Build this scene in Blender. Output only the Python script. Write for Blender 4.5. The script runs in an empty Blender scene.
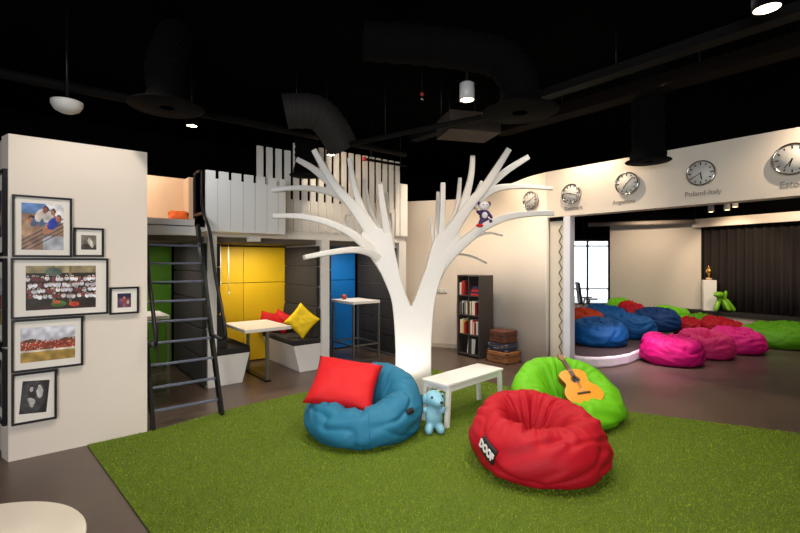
import bpy, bmesh, math, random
import numpy as np
from mathutils import Vector, Matrix, noise, Euler

S = bpy.context.scene
COL = S.collection
R = math.radians
PI = math.pi
rnd = random.Random(7)

# ------------------------------------------------------------------ camera
# building axes: world X runs along the picture wall, world Y along the clock wall; the camera stands at the origin
YAW = math.atan2(0.6288, 0.7776)
SN, CS = math.sin(YAW), math.cos(YAW)
EYE, FOC, HOR = 1.65, 440.0, 262.0
cam_d = bpy.data.cameras.new('camera'); cam = bpy.data.objects.new('camera', cam_d); COL.objects.link(cam)
cam.location = (0, 0, EYE); cam.rotation_euler = (PI/2, 0, -YAW)
cam_d.sensor_width = 36; cam_d.lens = FOC/800*36; cam_d.shift_y = -(266.5-HOR)/800
cam_d.clip_start = 0.05; cam_d.clip_end = 200
S.camera = cam

def W(X, Z, z=0.0):
    """camera-side distance X to the right, Z ahead -> world point"""
    return Vector((CS*X+SN*Z, -SN*X+CS*Z, z))
def at(px, py, Z):
    return W((px-400)/FOC*Z, Z, EYE-(py-HOR)/FOC*Z)
def on_z(px, py, z=0.0):
    Z = (EYE-z)*FOC/(py-HOR); return at(px, py, Z)
def on_wy(px, py, wy):
    t = (px-400)/FOC; return at(px, py, wy/(CS-SN*t))
def on_wx(px, py, wx):
    t = (px-400)/FOC; return at(px, py, wx/(CS*t+SN))

# ------------------------------------------------------------------ light
wd = bpy.data.worlds.new('daylight'); S.world = wd; wd.use_nodes = True
bg = wd.node_tree.nodes['Background']; bg.inputs[0].default_value = (0.86, 0.93, 1.0, 1); bg.inputs[1].default_value = 2.2
S.view_settings.view_transform = 'Standard'; S.view_settings.look = 'None'
S.view_settings.exposure = 0.93; S.view_settings.gamma = 1.0; S.view_settings.use_curve_mapping = False

def aim(o, tgt):
    o.rotation_euler = (Vector(tgt)-o.location).to_track_quat('-Z', 'Y').to_euler()
def area(name, loc, tgt, sx, sy, watt, col=(1, 1, 1), spread=180):
    l = bpy.data.lights.new(name, 'AREA'); l.shape = 'RECTANGLE'; l.size = sx; l.size_y = sy
    l.energy = watt; l.color = col; l.spread = R(spread)
    o = bpy.data.objects.new(name, l); COL.objects.link(o); o.location = loc; aim(o, tgt); return o
def spot(name, loc, tgt, watt, col=(1, .86, .7), ang=80, blend=.6, rad=.06):
    l = bpy.data.lights.new(name, 'SPOT'); l.energy = watt; l.color = col; l.spot_size = R(ang); l.spot_blend = blend
    l.shadow_soft_size = rad
    o = bpy.data.objects.new(name, l); COL.objects.link(o); o.location = loc; aim(o, tgt); return o
WARM = (1, .80, .58); NEUT = (1, .92, .82); COOL = (.78, .88, 1)
# daylight of the window wall behind the photographer
area('window_daylight', W(-1.6, -2.6, 1.9), W(.2, 5, 1.3), 4.5, 2.2, 112, (.92, .95, 1), 120)
# ceiling downlights over the lounge; extra ones added to brighten the back wall
for (X, Z, w) in ((-.9, 2.6, 60), (1.0, 2.4, 60), (-.4, 4.2, 75), (.6, 3.2, 62), (2.3, 3.2, 60), (2.0, 5.2, 60), (-1.25, 3.1, 55), (.75, 7.0, 75), (1.35, 6.2, 45)):
    spot('downlight_and_fill_beam', W(X, Z, 3.55), W(X, Z, 0), w, NEUT, 110, .9, .12)
spot('downlight_and_fill_beam', W(.5, 7.3, 3.4), W(.75, 8.5, 1.5), 34, WARM, 110, .9, .1)  # added spot, only there to brighten the back wall
spot('downlight_and_fill_beam', W(1.3, 6.5, 3.4), W(1.75, 7.6, 1.2), 24, WARM, 100, .9, .1)  # added spot, brightens the curved wall by the bookcase
# wall washers along the clock wall
for (wx, wy, z, w) in ((5.56, 3.12, 3.42, 34), (5.5, 4.4, 3.5, 26), (5.56, .5, 3.42, 42), (5.2, 1.9, 3.6, 26)):
    spot('wall_washer_beam', (wx, wy, z), (6.05, wy, 2.4), w, WARM, 125, .9, .03)
spot('wall_washer_beam', W(-2.0, 3.0, 3.5), W(-2.9, 4.0, 1.6), 42, NEUT, 90, .9, .05)
spot('fence_spot_beam', at(338, 150, 5.9), at(345, 185, 6.8), 18, WARM, 110, .9, .03)
spot('fence_spot_beam', at(192, 125, 4.6), at(225, 215, 5.3), 9, COOL, 100, .9, .05)
# booths
area('booth_light', (2.45, 6.55, 1.9), (2.45, 6.6, 0), .9, .25, 12, (1, .88, .68))
area('booth_light', (4.1, 6.6, 1.9), (4.1, 6.6, 0), .7, .25, 7, NEUT)
area('booth_light', (.85, 6.6, 1.9), (.85, 6.6, 0), .7, .25, 7, NEUT)
area('loft_light', (.8, 6.3, 3.2), (.8, 6.9, 2.3), .4, .2, 8, (1, .84, .66))
# tree uplight in the turf behind the teal bean bag
spot('tree_uplight_beam', W(.03, 4.98, .12), W(.16, 5.5, .9), 9, (1, .93, .84), 95, .8, .04)
# second room
for (X, Z, w) in ((4.4, 8.6, 45), (6.0, 9.2, 40), (5.2, 7.0, 50), (7.3, 8.0, 50)):
    spot('stage_room_beam', W(X, Z, 2.95), W(X+.2, Z+.3, 0), w, NEUT, 115, .9, .1)
spot('stage_room_beam', W(6.0, 10.2, 2.8), W(6.6, 11.7, 1.4), 80, WARM, 110, .9, .05)
spot('stage_room_beam', W(7.0, 9.6, 2.75), W(8.1, 10.6, 1.5), 40, WARM, 80, .5, .05)
spot('stage_room_beam', W(7.2, 8.2, 2.9), W(8.6, 9.4, 2.2), 100, WARM, 100, .8, .05)  # added spot with no fixture, brightens the screen housing
area('platform_edge_light', W(3.75, 6.75, 1.9), W(3.8, 6.95, 0), .2, .2, 6, (1, .74, .88), 70)

# ------------------------------------------------------------------ materials
def lin(c):
    c = c/255.0
    return c/12.92 if c <= .04045 else ((c+.055)/1.055)**2.4
def rgb(*c): return (lin(c[0]), lin(c[1]), lin(c[2]), 1)
MATS = {}
def mat(name, c, rough=.6, metal=0, nscale=0, var=.0, bump=0, bscale=None, emit=0, coat=0, sheen=0, spec=None):
    if name in MATS: return MATS[name]
    m = bpy.data.materials.new(name); m.use_nodes = True; nt = m.node_tree; b = nt.nodes['Principled BSDF']
    base = rgb(*c); b.inputs['Base Color'].default_value = base
    b.inputs['Roughness'].default_value = rough; b.inputs['Metallic'].default_value = metal
    if spec is not None: b.inputs['Specular IOR Level'].default_value = spec
    if coat: b.inputs['Coat Weight'].default_value = coat
    if sheen: b.inputs['Sheen Weight'].default_value = sheen
    if emit:
        b.inputs['Emission Color'].default_value = base; b.inputs['Emission Strength'].default_value = emit
    if nscale:
        tc = nt.nodes.new('ShaderNodeTexCoord'); n = nt.nodes.new('ShaderNodeTexNoise'); n.inputs['Scale'].default_value = nscale
        n.inputs['Detail'].default_value = 6; nt.links.new(tc.outputs['Object'], n.inputs['Vector'])
        if var:
            mx = nt.nodes.new('ShaderNodeMix'); mx.data_type = 'RGBA'
            mx.inputs[6].default_value = tuple(max(0, v*(1-var)) for v in base[:3])+(1,)
            mx.inputs[7].default_value = tuple(min(1, v*(1+var)) for v in base[:3])+(1,)
            nt.links.new(n.outputs['Fac'], mx.inputs[0]); nt.links.new(mx.outputs[2], b.inputs['Base Color'])
        if bump:
            n2 = n
            if bscale:
                n2 = nt.nodes.new('ShaderNodeTexNoise'); n2.inputs['Scale'].default_value = bscale; n2.inputs['Detail'].default_value = 4
                nt.links.new(tc.outputs['Object'], n2.inputs['Vector'])
            bp = nt.nodes.new('ShaderNodeBump'); bp.inputs['Strength'].default_value = bump; bp.inputs['Distance'].default_value = .02
            nt.links.new(n2.outputs['Fac'], bp.inputs['Height']); nt.links.new(bp.outputs['Normal'], b.inputs['Normal'])
    MATS[name] = m; return m
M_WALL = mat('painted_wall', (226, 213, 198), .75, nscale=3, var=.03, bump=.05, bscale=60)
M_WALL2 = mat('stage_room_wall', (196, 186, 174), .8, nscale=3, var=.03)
M_WHITE = mat('white_lacquer', (226, 221, 214), .45, nscale=6, var=.02)
M_BLACK = mat('black_paint', (16, 15, 15), .8, nscale=5, var=.2)
M_CEIL = mat('black_ceiling', (3, 3, 3), .98, nscale=2, var=.2, spec=.02)
M_DUCT = mat('black_duct', (7, 6, 6), .9, nscale=20, var=.3, bump=.2, spec=.08)
M_STEEL = mat('dark_steel', (30, 28, 30), .38, .6, nscale=12, var=.15)
M_TREAD_SHEEN = mat('rung_steel_sheen', (128, 132, 156), .35, .6)  # bluish daylight sheen on the dark rungs, put into the colour
M_GREY = mat('brushed_steel', (150, 146, 140), .35, .85)
M_PAD = mat('charcoal_felt', (42, 38, 36), .95, nscale=90, var=.3, bump=.25)
M_YEL = mat('yellow_panel', (216, 176, 14), .5, nscale=4, var=.05)
M_GRN = mat('green_panel', (84, 140, 24), .6, nscale=4, var=.08)
M_BLU = mat('blue_panel', (14, 116, 196), .5, nscale=4, var=.06)
M_FRAME = mat('black_frame', (22, 22, 26), .35)
M_MAT = mat('cream_mount', (232, 224, 212), .9)
M_CASE = mat('bookcase_board', (62, 54, 50), .5, nscale=8, var=.08)
M_CHROME = mat('chrome', (190, 186, 182), .18, 1)
M_FACE = mat('clock_face', (206, 202, 196), .5)
M_INK = mat('ink', (28, 28, 30), .5)
M_LET = mat('wall_letters', (150, 138, 126), .5)
M_TOP = mat('pale_wood_top', (222, 214, 204), .35, nscale=5, var=.04)
M_EDGE = mat('ply_edge', (160, 140, 120), .6)
M_CURT = mat('black_curtain', (26, 17, 15), .9, nscale=60, var=.15)
M_GLOW = mat('lamp_glow', (255, 226, 180), .5, emit=14)
M_WARMGLOW = mat('small_lamp_glow', (255, 214, 150), .5, emit=10)
M_OPAL = mat('opal_dome', (190, 188, 186), .4)

def floor_mat():
    m = bpy.data.materials.new('polished_concrete'); m.use_nodes = True; nt = m.node_tree; b = nt.nodes['Principled BSDF']
    tc = nt.nodes.new('ShaderNodeTexCoord'); n = nt.nodes.new('ShaderNodeTexNoise'); n.inputs['Scale'].default_value = 1.3; n.inputs['Detail'].default_value = 9
    n.inputs['Roughness'].default_value = .65
    r = nt.nodes.new('ShaderNodeValToRGB'); r.color_ramp.elements[0].position = .3; r.color_ramp.elements[0].color = rgb(68, 55, 48)
    r.color_ramp.elements[1].position = .75; r.color_ramp.elements[1].color = rgb(98, 81, 70)
    nt.links.new(tc.outputs['Object'], n.inputs['Vector']); nt.links.new(n.outputs['Fac'], r.inputs[0]); nt.links.new(r.outputs[0], b.inputs['Base Color'])
    mr = nt.nodes.new('ShaderNodeMapRange'); mr.inputs[3].default_value = .22; mr.inputs[4].default_value = .45
    nt.links.new(n.outputs['Fac'], mr.inputs[0]); nt.links.new(mr.outputs[0], b.inputs['Roughness'])
    return m
M_FLOOR = floor_mat()

def grass_mat():
    m = bpy.data.materials.new('turf_blades'); m.use_nodes = True; nt = m.node_tree; b = nt.nodes['Principled BSDF']
    g = nt.nodes.new('ShaderNodeNewGeometry'); r = nt.nodes.new('ShaderNodeValToRGB')
    r.color_ramp.elements[0].color = rgb(98, 124, 10); r.color_ramp.elements[1].color = rgb(144, 162, 30)
    e = r.color_ramp.elements.new(.5); e.color = rgb(124, 148, 18)
    nt.links.new(g.outputs['Random Per Island'], r.inputs[0]); nt.links.new(r.outputs[0], b.inputs['Base Color'])
    b.inputs['Roughness'].default_value = .6; b.inputs['Specular IOR Level'].default_value = .25
    return m
M_GRASS = grass_mat()
M_TURF = mat('turf_backing', (84, 104, 14), .95, nscale=160, var=.5, bump=.6)

def fabric(name, c): return mat(name, c, .62, nscale=5, var=.05, bump=.12, bscale=9, spec=.25)
M_PRINT = bpy.data.materials.new('photo_print'); M_PRINT.use_nodes = True
_a = M_PRINT.node_tree.nodes.new('ShaderNodeAttribute'); _a.attribute_name = 'ink'
M_PRINT.node_tree.links.new(_a.outputs['Color'], M_PRINT.node_tree.nodes['Principled BSDF'].inputs['Base Color'])
M_PRINT.node_tree.nodes['Principled BSDF'].inputs['Roughness'].default_value = .35

# ------------------------------------------------------------------ mesh helpers
class MB:
    def __init__(s): s.v = []; s.f = []; s.sm = []
    def add(s, vs, fs, sm=False):
        o = len(s.v); s.v += [tuple(v) for v in vs]; s.f += [tuple(i+o for i in f) for f in fs]; s.sm += [sm]*len(fs); return s
    def box(s, c, d, M=None):
        x, y, z = d[0]/2, d[1]/2, d[2]/2; c = Vector(c)
        vs = [Vector((sx*x, sy*y, sz*z)) for sz in (-1, 1) for sy in (-1, 1) for sx in (-1, 1)]
        vs = [c+(M@v if M else v) for v in vs]
        return s.add(vs, [(0, 2, 3, 1), (4, 5, 7, 6), (0, 1, 5, 4), (2, 6, 7, 3), (0, 4, 6, 2), (1, 3, 7, 5)])
    def span(s, a, b):
        return s.box([(a[i]+b[i])/2 for i in range(3)], [abs(b[i]-a[i]) for i in range(3)])
    def bar(s, p, q, w, h, up=(0, 0, 1)):
        p, q = Vector(p), Vector(q); d = (q-p).normalized(); u = Vector(up); x = d.cross(u)
        if x.length < 1e-4: x = d.cross(Vector((1, 0, 0)))
        x.normalize(); u = x.cross(d)
        vs = [b+x*(sx*w/2)+u*(sy*h/2) for b in (p, q) for sx, sy in ((-1, -1), (1, -1), (1, 1), (-1, 1))]
        return s.add(vs, [(0, 3, 2, 1), (4, 5, 6, 7)]+[(i, (i+1) % 4, 4+(i+1) % 4, 4+i) for i in range(4)])
    def tube(s, pts, rad, n=10, cap=True, flat=None, frame=None):
        """sweep; rad a number or list; flat: list of thicknesses across `frame` (a fixed normal)"""
        pts = [Vector(p) for p in pts]; k = len(pts)
        rad = rad if isinstance(rad, (list, tuple)) else [rad]*k
        vs = []; up = Vector(frame) if frame else None; prev = None
        for i, p in enumerate(pts):
            d = (pts[min(i+1, k-1)]-pts[max(i-1, 0)]).normalized()
            if up is not None: y = (up-d*up.dot(d)).normalized()
            else:
                ref = prev if prev is not None else (Vector((0, 0, 1)) if abs(d.z) < .9 else Vector((1, 0, 0)))
                y = (ref-d*ref.dot(d)).normalized(); prev = y
            x = d.cross(y)
            for j in range(n):
                a = 2*PI*j/n; ca, sa = math.cos(a), math.sin(a)
                if flat:
                    e = .32; ca = math.copysign(abs(ca)**e, ca); sa = math.copysign(abs(sa)**e, sa)
                    vs.append(p+x*(ca*rad[i])+y*(sa*flat[i]))
                else: vs.append(p+x*(ca*rad[i])+y*(sa*rad[i]))
        fs = [(i*n+j, i*n+(j+1) % n, (i+1)*n+(j+1) % n, (i+1)*n+j) for i in range(k-1) for j in range(n)]
        s.add(vs, fs, True)
        if cap:
            o = len(s.v)-k*n
            s.f += [tuple(o+j for j in reversed(range(n))), tuple(o+(k-1)*n+j for j in range(n))]; s.sm += [False, False]
        return s
    def lathe(s, prof, n=24, c=(0, 0, 0), M=None, sm=True):
        c = Vector(c); k = len(prof); vs = []
        for r_, z in prof:
            for j in range(n):
                v = Vector((r_*math.cos(2*PI*j/n), r_*math.sin(2*PI*j/n), z)); vs.append(c+(M@v if M else v))
        fs = [(i*n+j, i*n+(j+1) % n, (i+1)*n+(j+1) % n, (i+1)*n+j) for i in range(k-1) for j in range(n)]
        return s.add(vs, fs, sm)
    def prism(s, pts, d, M=None):
        """outline in (x, z), extruded d along y (centred)"""
        n = len(pts); vs = [Vector((p[0], yy, p[1])) for yy in (-d/2, d/2) for p in pts]
        if M: vs = [M@v for v in vs]
        return s.add(vs, [tuple(range(n)), tuple(range(2*n-1, n-1, -1))]+[(i, i+n, (i+1) % n+n, (i+1) % n) for i in range(n)])
    def slab(s, pts, z0, z1):
        n = len(pts); vs = [Vector((p[0], p[1], z)) for z in (z0, z1) for p in pts]
        return s.add(vs, [tuple(range(n-1, -1, -1)), tuple(range(n, 2*n))]+[(i, (i+1) % n, (i+1) % n+n, i+n) for i in range(n)])
    def ball(s, c, r3, M=None, nu=20, nv=12):
        c = Vector(c); vs = []; r3 = r3 if isinstance(r3, (list, tuple)) else (r3,)*3
        for i in range(nv+1):
            t = PI*i/nv
            for j in range(nu):
                a = 2*PI*j/nu; v = Vector((r3[0]*math.sin(t)*math.cos(a), r3[1]*math.sin(t)*math.sin(a), -r3[2]*math.cos(t)))
                vs.append(c+(M@v if M else v))
        fs = [(i*nu+j, i*nu+(j+1) % nu, (i+1)*nu+(j+1) % nu, (i+1)*nu+j) for i in range(nv) for j in range(nu)]
        return s.add(vs, fs, True)
    def build(s, name, m, parent=None, bevel=0, seg=2, weld=False, kind=None):
        me = bpy.data.meshes.new(name); me.from_pydata(s.v, [], s.f); me.update()
        me.polygons.foreach_set('use_smooth', s.sm)
        if weld or True:
            b = bmesh.new(); b.from_mesh(me); bmesh.ops.remove_doubles(b, verts=b.verts, dist=1e-5)
            bmesh.ops.recalc_face_normals(b, faces=b.faces); b.to_mesh(me); b.free()
        if m: me.materials.append(m)
        o = bpy.data.objects.new(name, me); COL.objects.link(o)
        if parent: o.parent = parent
        if bevel:
            md = o.modifiers.new('bevel', 'BEVEL'); md.width = bevel; md.segments = seg; md.limit_method = 'ANGLE'; md.angle_limit = R(40)
        if kind: o['kind'] = kind
        return o
def tag(o, label, cat, group=None, kind=None):
    o['label'] = label; o['category'] = cat
    if group: o['group'] = group
    if kind: o['kind'] = kind
    return o
def thing(name, label, cat, loc=(0, 0, 0), rz=0, group=None, rot=None):
    o = bpy.data.objects.new(name, None); COL.objects.link(o); o.location = loc
    o.rotation_euler = rot if rot else (0, 0, rz); o.empty_display_size = .1
    return tag(o, label, cat, group)
def struct(mb, name, m, bevel=0): return mb.build(name, m, None, bevel, kind='structure')
def wall_seg(name, p, q, z0, z1, m, t=.1):
    p, q = Vector((p[0], p[1], 0)), Vector((q[0], q[1], 0)); mb = MB()
    mb.bar(p+Vector((0, 0, (z0+z1)/2)), q+Vector((0, 0, (z0+z1)/2)), t, z1-z0); return struct(mb, name, m)
def text_mesh(name, body, size, m, parent=None, extrude=.004, offset=0, ay='BOTTOM_BASELINE'):
    c = bpy.data.curves.new(name, 'FONT'); c.body = body; c.size = size; c.extrude = extrude; c.offset = offset; c.align_x = 'CENTER'; c.align_y = ay
    o = bpy.data.objects.new('lettering_source', c); COL.objects.link(o); bpy.context.view_layer.update()
    me = bpy.data.meshes.new_from_object(o.evaluated_get(bpy.context.evaluated_depsgraph_get())); bpy.data.objects.remove(o); bpy.data.curves.remove(c)
    me.name = name; me.materials.clear(); me.materials.append(m); q = bpy.data.objects.new(name, me); COL.objects.link(q)
    if parent: q.parent = parent
    return q
def copy_tree(o, parent=None):
    c = o.copy(); COL.objects.link(c)
    if parent: c.parent = parent
    for ch in [x for x in bpy.data.objects if x.parent == o]: copy_tree(ch, c)
    return c
def catmull(P, n):
    P = [np.array(p, float) for p in P]; out = []; k = len(P)
    for i in range(k-1):
        p0, p1, p2, p3 = P[max(i-1, 0)], P[i], P[i+1], P[min(i+2, k-1)]
        for j in range(n):
            t = j/n; out.append(.5*((2*p1)+(-p0+p2)*t+(2*p0-5*p1+4*p2-p3)*t*t+(-p0+3*p1-3*p2+p3)*t**3))
    out.append(P[-1]); return out

# ================================================================== STRUCTURE
H = 3.9
struct(MB().span((-6, -6, -.1), (20, 16, 0)), 'floor', M_FLOOR)
struct(MB().span((-6, -6, H), (20, 16, H+.1)), 'ceiling', M_CEIL)
M_DARKWALL = mat('dark_wall', (8, 7, 7), .95, spec=.02)
M_REAR = mat('rear_wall', (180, 172, 162), .8)
# outer shell (mostly unseen)
wall_seg('wall_rear', (-3.6, -3.6), (16, -3.6), 0, H, M_REAR)
wall_seg('wall_outer_left', (-3.6, -3.6), (-3.6, 8.7), 0, H, M_REAR)
wall_seg('wall_loft_back', (-3.6, 8.7), (7.3, 8.7), 0, H, M_DARKWALL)
pW = W(5.85, 12.25); pWl = W(6.3, 12.95); pWr = W(7.70, 11.26); pl = W(2.6, 12.95)
wall_seg('wall_outer_right', (16, -3.6), (16, 4), 0, H, M_REAR)
cr = W(12.0, 3.8); wall_seg('wall_curtain_back', W(7.92, 11.6), (cr.x+.9, cr.y), 0, H, M_DARKWALL)
# picture wall
pw_l, pw_r = -.23, .775
PWY = 4.85
mb = MB(); mb.slab([(pw_l, PWY), (pw_r, PWY), (pw_r, PWY+.16), (pw_l-.05, PWY+.16)], 0, 2.71); struct(mb, 'wall_left', M_WALL)
c0 = W(-3.228, 3.627); d0 = Vector((-.763*CS+.647*SN, .763*SN+.647*CS, 0))
c1 = c0+d0*2.4; nrm = Vector((-d0.y, d0.x, 0))*.16
if nrm.y < 0: nrm = -nrm
mb = MB(); mb.slab([(c0.x, c0.y), (c1.x, c1.y), (c1.x+nrm.x, c1.y+nrm.y), (c0.x-.05+nrm.x*.1, c0.y+.16)], 0, 2.71); struct(mb, 'wall_left_return', M_WALL)
# clock wall: straight header over the opening, curving part behind the bookcase, back wall
WX = 6.04
HEAD = 2.335; TOPZ = 3.04
mb = MB(); mb.span((WX, -3.55, HEAD), (WX+.22, 3.86, TOPZ)); struct(mb, 'wall_right', M_WALL)
curve = [(6.04, 3.86, 3.04), (6.09, 4.2, 3.03), (6.18, 4.55, 3.0), (6.25, 4.85, 2.97), (6.28, 5.2, 2.92), (6.25, 5.55, 2.88), (6.15, 5.88, 2.85)]
cc = catmull(curve, 6)
mb = MB(); vs = []
for p in cc:
    vs += [(p[0], p[1], 0), (p[0], p[1], p[2]), (p[0]+.2, p[1]+.04, p[2]), (p[0]+.2, p[1]+.04, 0)]
fs = [(4*i+j, 4*(i+1)+j, 4*(i+1)+(j+1) % 4, 4*i+(j+1) % 4) for i in range(len(cc)-1) for j in range(4)]
mb.add(vs, fs+[(0, 1, 2, 3)], False); o = struct(mb, 'wall_right_curve', M_WALL)
for p_ in o.data.polygons: p_.use_smooth = abs(p_.normal.z) < .3
mb = MB(); mb.slab([(6.15, 5.88), (6.3, 5.95), (5.7, 6.85), (4.95, 7.95), (4.85, 7.85), (5.6, 6.7)], 0, 2.85); struct(mb, 'wall_back', M_WALL)
struct(MB().bar((6.145, 5.87, .04), (5.595, 6.7, .04), .02, .08), 'baseboard_back', mat('baseboard', (196, 184, 170), .6))
# ------------------------------------------------ second room
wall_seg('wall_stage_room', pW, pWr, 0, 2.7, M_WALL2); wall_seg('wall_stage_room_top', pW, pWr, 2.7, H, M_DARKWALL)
wall_seg('wall_stage_room_side', pW, pWl, 0, H, M_DARKWALL, .06)
# window wall (frame + panes), daylight behind
def wpt(px, z, Z=12.95): return W((px-400)/FOC*Z, Z, z)
mb = MB(); Zw = 12.95
for (a, b, z0, z1) in ((560, 602.5, 2.32, H), ):
    mb.bar(wpt(470, .2), W(6.25, Zw, .2), .1, .4)
struct(mb, 'wall_window_side', M_WALL2)
struct(MB().bar(wpt(470, 3.1), W(6.25, Zw, 3.1), .1, 1.6), 'wall_window_top', M_DARKWALL)
wf = MB()
for px in (545, 566, 587.5, 609): wf.bar(wpt(px, .4), wpt(px, 2.3), .05, .05)
for z in (.42, .86, 2.12, 2.28): wf.bar(wpt(470, z), W(6.25, Zw, z), .05, .045)
win = struct(wf, 'window_1', mat('window_frame', (60, 62, 66), .5))
gm = bpy.data.materials.new('window_glass'); gm.use_nodes = True; gb = gm.node_tree.nodes['Principled BSDF']
gb.inputs['Transmission Weight'].default_value = 1; gb.inputs['Roughness'].default_value = 0; gb.inputs['IOR'].default_value = 1.02
g = MB(); g.bar(wpt(470, 1.35), W(6.25, Zw, 1.35), .01, 1.9); o = g.build('pane', gm, win)
wall_seg('wall_stage_room_left', wpt(470, 0), (7.3, 8.7), 0, H, M_DARKWALL)
# lounge platform with a rounded white edge
plat = [W(x, z) for x, z in ((2.75, 6.95), (2.88, 6.86), (3.07, 6.83), (3.35, 6.9), (3.7, 7.1), (4.12, 7.5), (4.7, 8.2), (5.3, 9.0), (6.2, 10.3), (6.6, 11.2), (5.7, 12.0), (4.6, 11.9), (3.6, 9.6))]
plat = [(max(p.x, 6.28), p.y) for p in plat]
struct(MB().slab(plat, 0, .165), 'platform', mat('platform_side', (236, 226, 232), .35), .03)
ins = []
cx = sum(p[0] for p in plat)/len(plat); cy = sum(p[1] for p in plat)/len(plat)
for p in plat:
    v = Vector((p[0]-cx, p[1]-cy)); k = 1-.06/v.length; ins.append((cx+v.x*k, cy+v.y*k))
struct(MB().slab(ins, .165, .171), 'platform_carpet_floor', mat('platform_carpet', (56, 44, 44), .9, nscale=50, var=.2))
# stage
ed = Vector((-.494, .869)); nd = Vector((.869, .494))
s0 = Vector((7.0, 10.88)); s1 = s0-ed*8
def sp(v): w = W(v.x, v.y); return (w.x, w.y)
sf0 = s0+nd*.42+ed*.3; sf1 = s1+nd*.42
struct(MB().slab([sp(sf0+nd*.01), sp(sf1+nd*.01), sp(s1+nd*1.3), sp(s0+nd*.95+ed*.25)], 0, .36), 'stage_front_trim', mat('stage_front', (176, 160, 144), .7))
struct(MB().slab([sp(sf0-nd*.02), sp(sf1-nd*.02), sp(s1+nd*1.3), sp(s0+nd*.95+ed*.25)], .36, .45), 'stage_floor', mat('stage_top', (34, 28, 28), .6))
# jamb with recessed folding partition at the end of the clock wall
struct(MB().span((WX, 3.476, 0), (WX+.14, 3.575, HEAD)).span((WX+.02, 3.575, 0), (WX+.05, 3.60, HEAD)), 'trim_jamb', mat('jamb_white', (222, 222, 230), .4), .01)
struct(MB().span((WX+.12, 3.575, 0), (WX+.2, 3.86, HEAD)), 'wall_recess', M_WALL)
fp = thing('folding_partition', 'cream folding partition with a zigzag hinge standing in the white door jamb', 'partition', (WX+.06, 3.7, 0))
fm = mat('partition_cream', (206, 196, 180), .7)
MB().span((0, -.095, .02), (.05, .14, HEAD-.06)).build('panel', fm, fp)
z = MB(); n = 26
pts = [(-.012, -.065+(.05 if k % 2 else 0), .12+k*(HEAD-.25)/n) for k in range(n+1)]
z.tube(pts, .008, 6); z.build('zigzag_hinge', mat('hinge_brown', (110, 92, 78), .6), fp)
MB().span((-.02, -.095, HEAD-.06), (.05, .14, HEAD-.003)).build('top_track', M_STEEL, fp)

# ------------------------------------------------ loft and booths
LY = 6.03
mb = MB(); mb.span((-.3, LY, 1.99), (5.0, 7.9, 2.10)); struct(mb, 'loft_deck_floor', M_WHITE)
struct(MB().span((-.3, LY+.02, 2.115), (1.5, 7.3, 2.19)), 'trim_loft_edge', M_WHITE)
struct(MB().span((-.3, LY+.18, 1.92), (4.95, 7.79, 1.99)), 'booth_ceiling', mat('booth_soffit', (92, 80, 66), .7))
struct(MB().span((1.66, LY, 0), (1.77, 7.3, 1.99)).span((1.66, 7.3, 0), (1.70, 7.8, 1.99)), 'booth_wall_1', M_WHITE)
struct(MB().span((3.32, LY, 0), (3.46, 7.3, 1.99)), 'booth_wall_2', M_WHITE)
struct(MB().span((4.84, LY-.02, 0), (5.0, 7.3, 2.0)), 'booth_wall_3', M_WHITE)
struct(MB().span((-.32, LY, 0), (-.2, 7.8, 1.99)), 'booth_wall_4', M_WHITE)
struct(MB().span((1.70, 7.32, 0), (5.0, 7.4, 1.99)).span((-.3, 7.8, 0), (1.7, 7.88, 1.99)), 'booth_back_wall', M_DARKWALL)
struct(MB().span((-.3, 6.9, 2.19), (1.66, 6.96, 2.85)).span((1.56, 6.6, 2.12), (1.64, 6.9, 2.83)), 'loft_back_wall', mat('loft_wall', (226, 196, 168), .8))

# ================================================================== THINGS: booths
def back_panel(name, label, m, x0, x1, y=7.27):
    t = thing(name, label, 'wall panel', ((x0+x1)/2, y, 0)); w = (x1-x0-.02)/2
    for i in range(2):
        for (z0, z1) in ((.02, 1.3), (1.31, 1.9)):
            MB().span((-w+i*w+.003, -.03, z0), (i*w-.003, .03, z1)).build('panel', m, t, .006)
back_panel('booth_back_panel', 'glossy yellow panelled back wall of the booth with the low table', M_YEL, 1.79, 3.3)
back_panel('booth_back_panel', 'blue panelled back wall of the booth behind the tree', M_BLU, 3.48, 4.74)
back_panel('booth_back_panel', 'green panelled back wall of the booth behind the ladder', M_GRN, -.18, 1.59, 7.76)
def side_pads(label, x, sgn, z0=.02, n=5, z1=1.9, y1=.6):
    """upholstered panels on a booth partition"""
    t = thing('padded_wall_panel', label, 'wall padding', (x, 6.65, 0), 0, 'charcoal padded booth linings'); dz = (z1-z0)/n
    for k in range(n):
        MB().span((0 if sgn > 0 else -.06, -.58, z0+k*dz+.004), (.06 if sgn > 0 else 0, y1, z0+(k+1)*dz-.004)).build('pad', M_PAD, t, .018, 3)
side_pads('charcoal padded lining between the green booth and the white post', 1.66, -1, y1=1.06)
side_pads('charcoal padded lining on the right side of the blue booth behind the tree', 4.84, -1, n=6)
side_pads('charcoal padded lining high above the bench with the yellow cushion', 3.32, -1, .95, 3)
side_pads('charcoal padded lining beside the blue booth and its white post', 3.46, 1)
side_pads('charcoal padded lining above the empty bench left of the low table', 1.77, 1, .95, 3)
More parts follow.
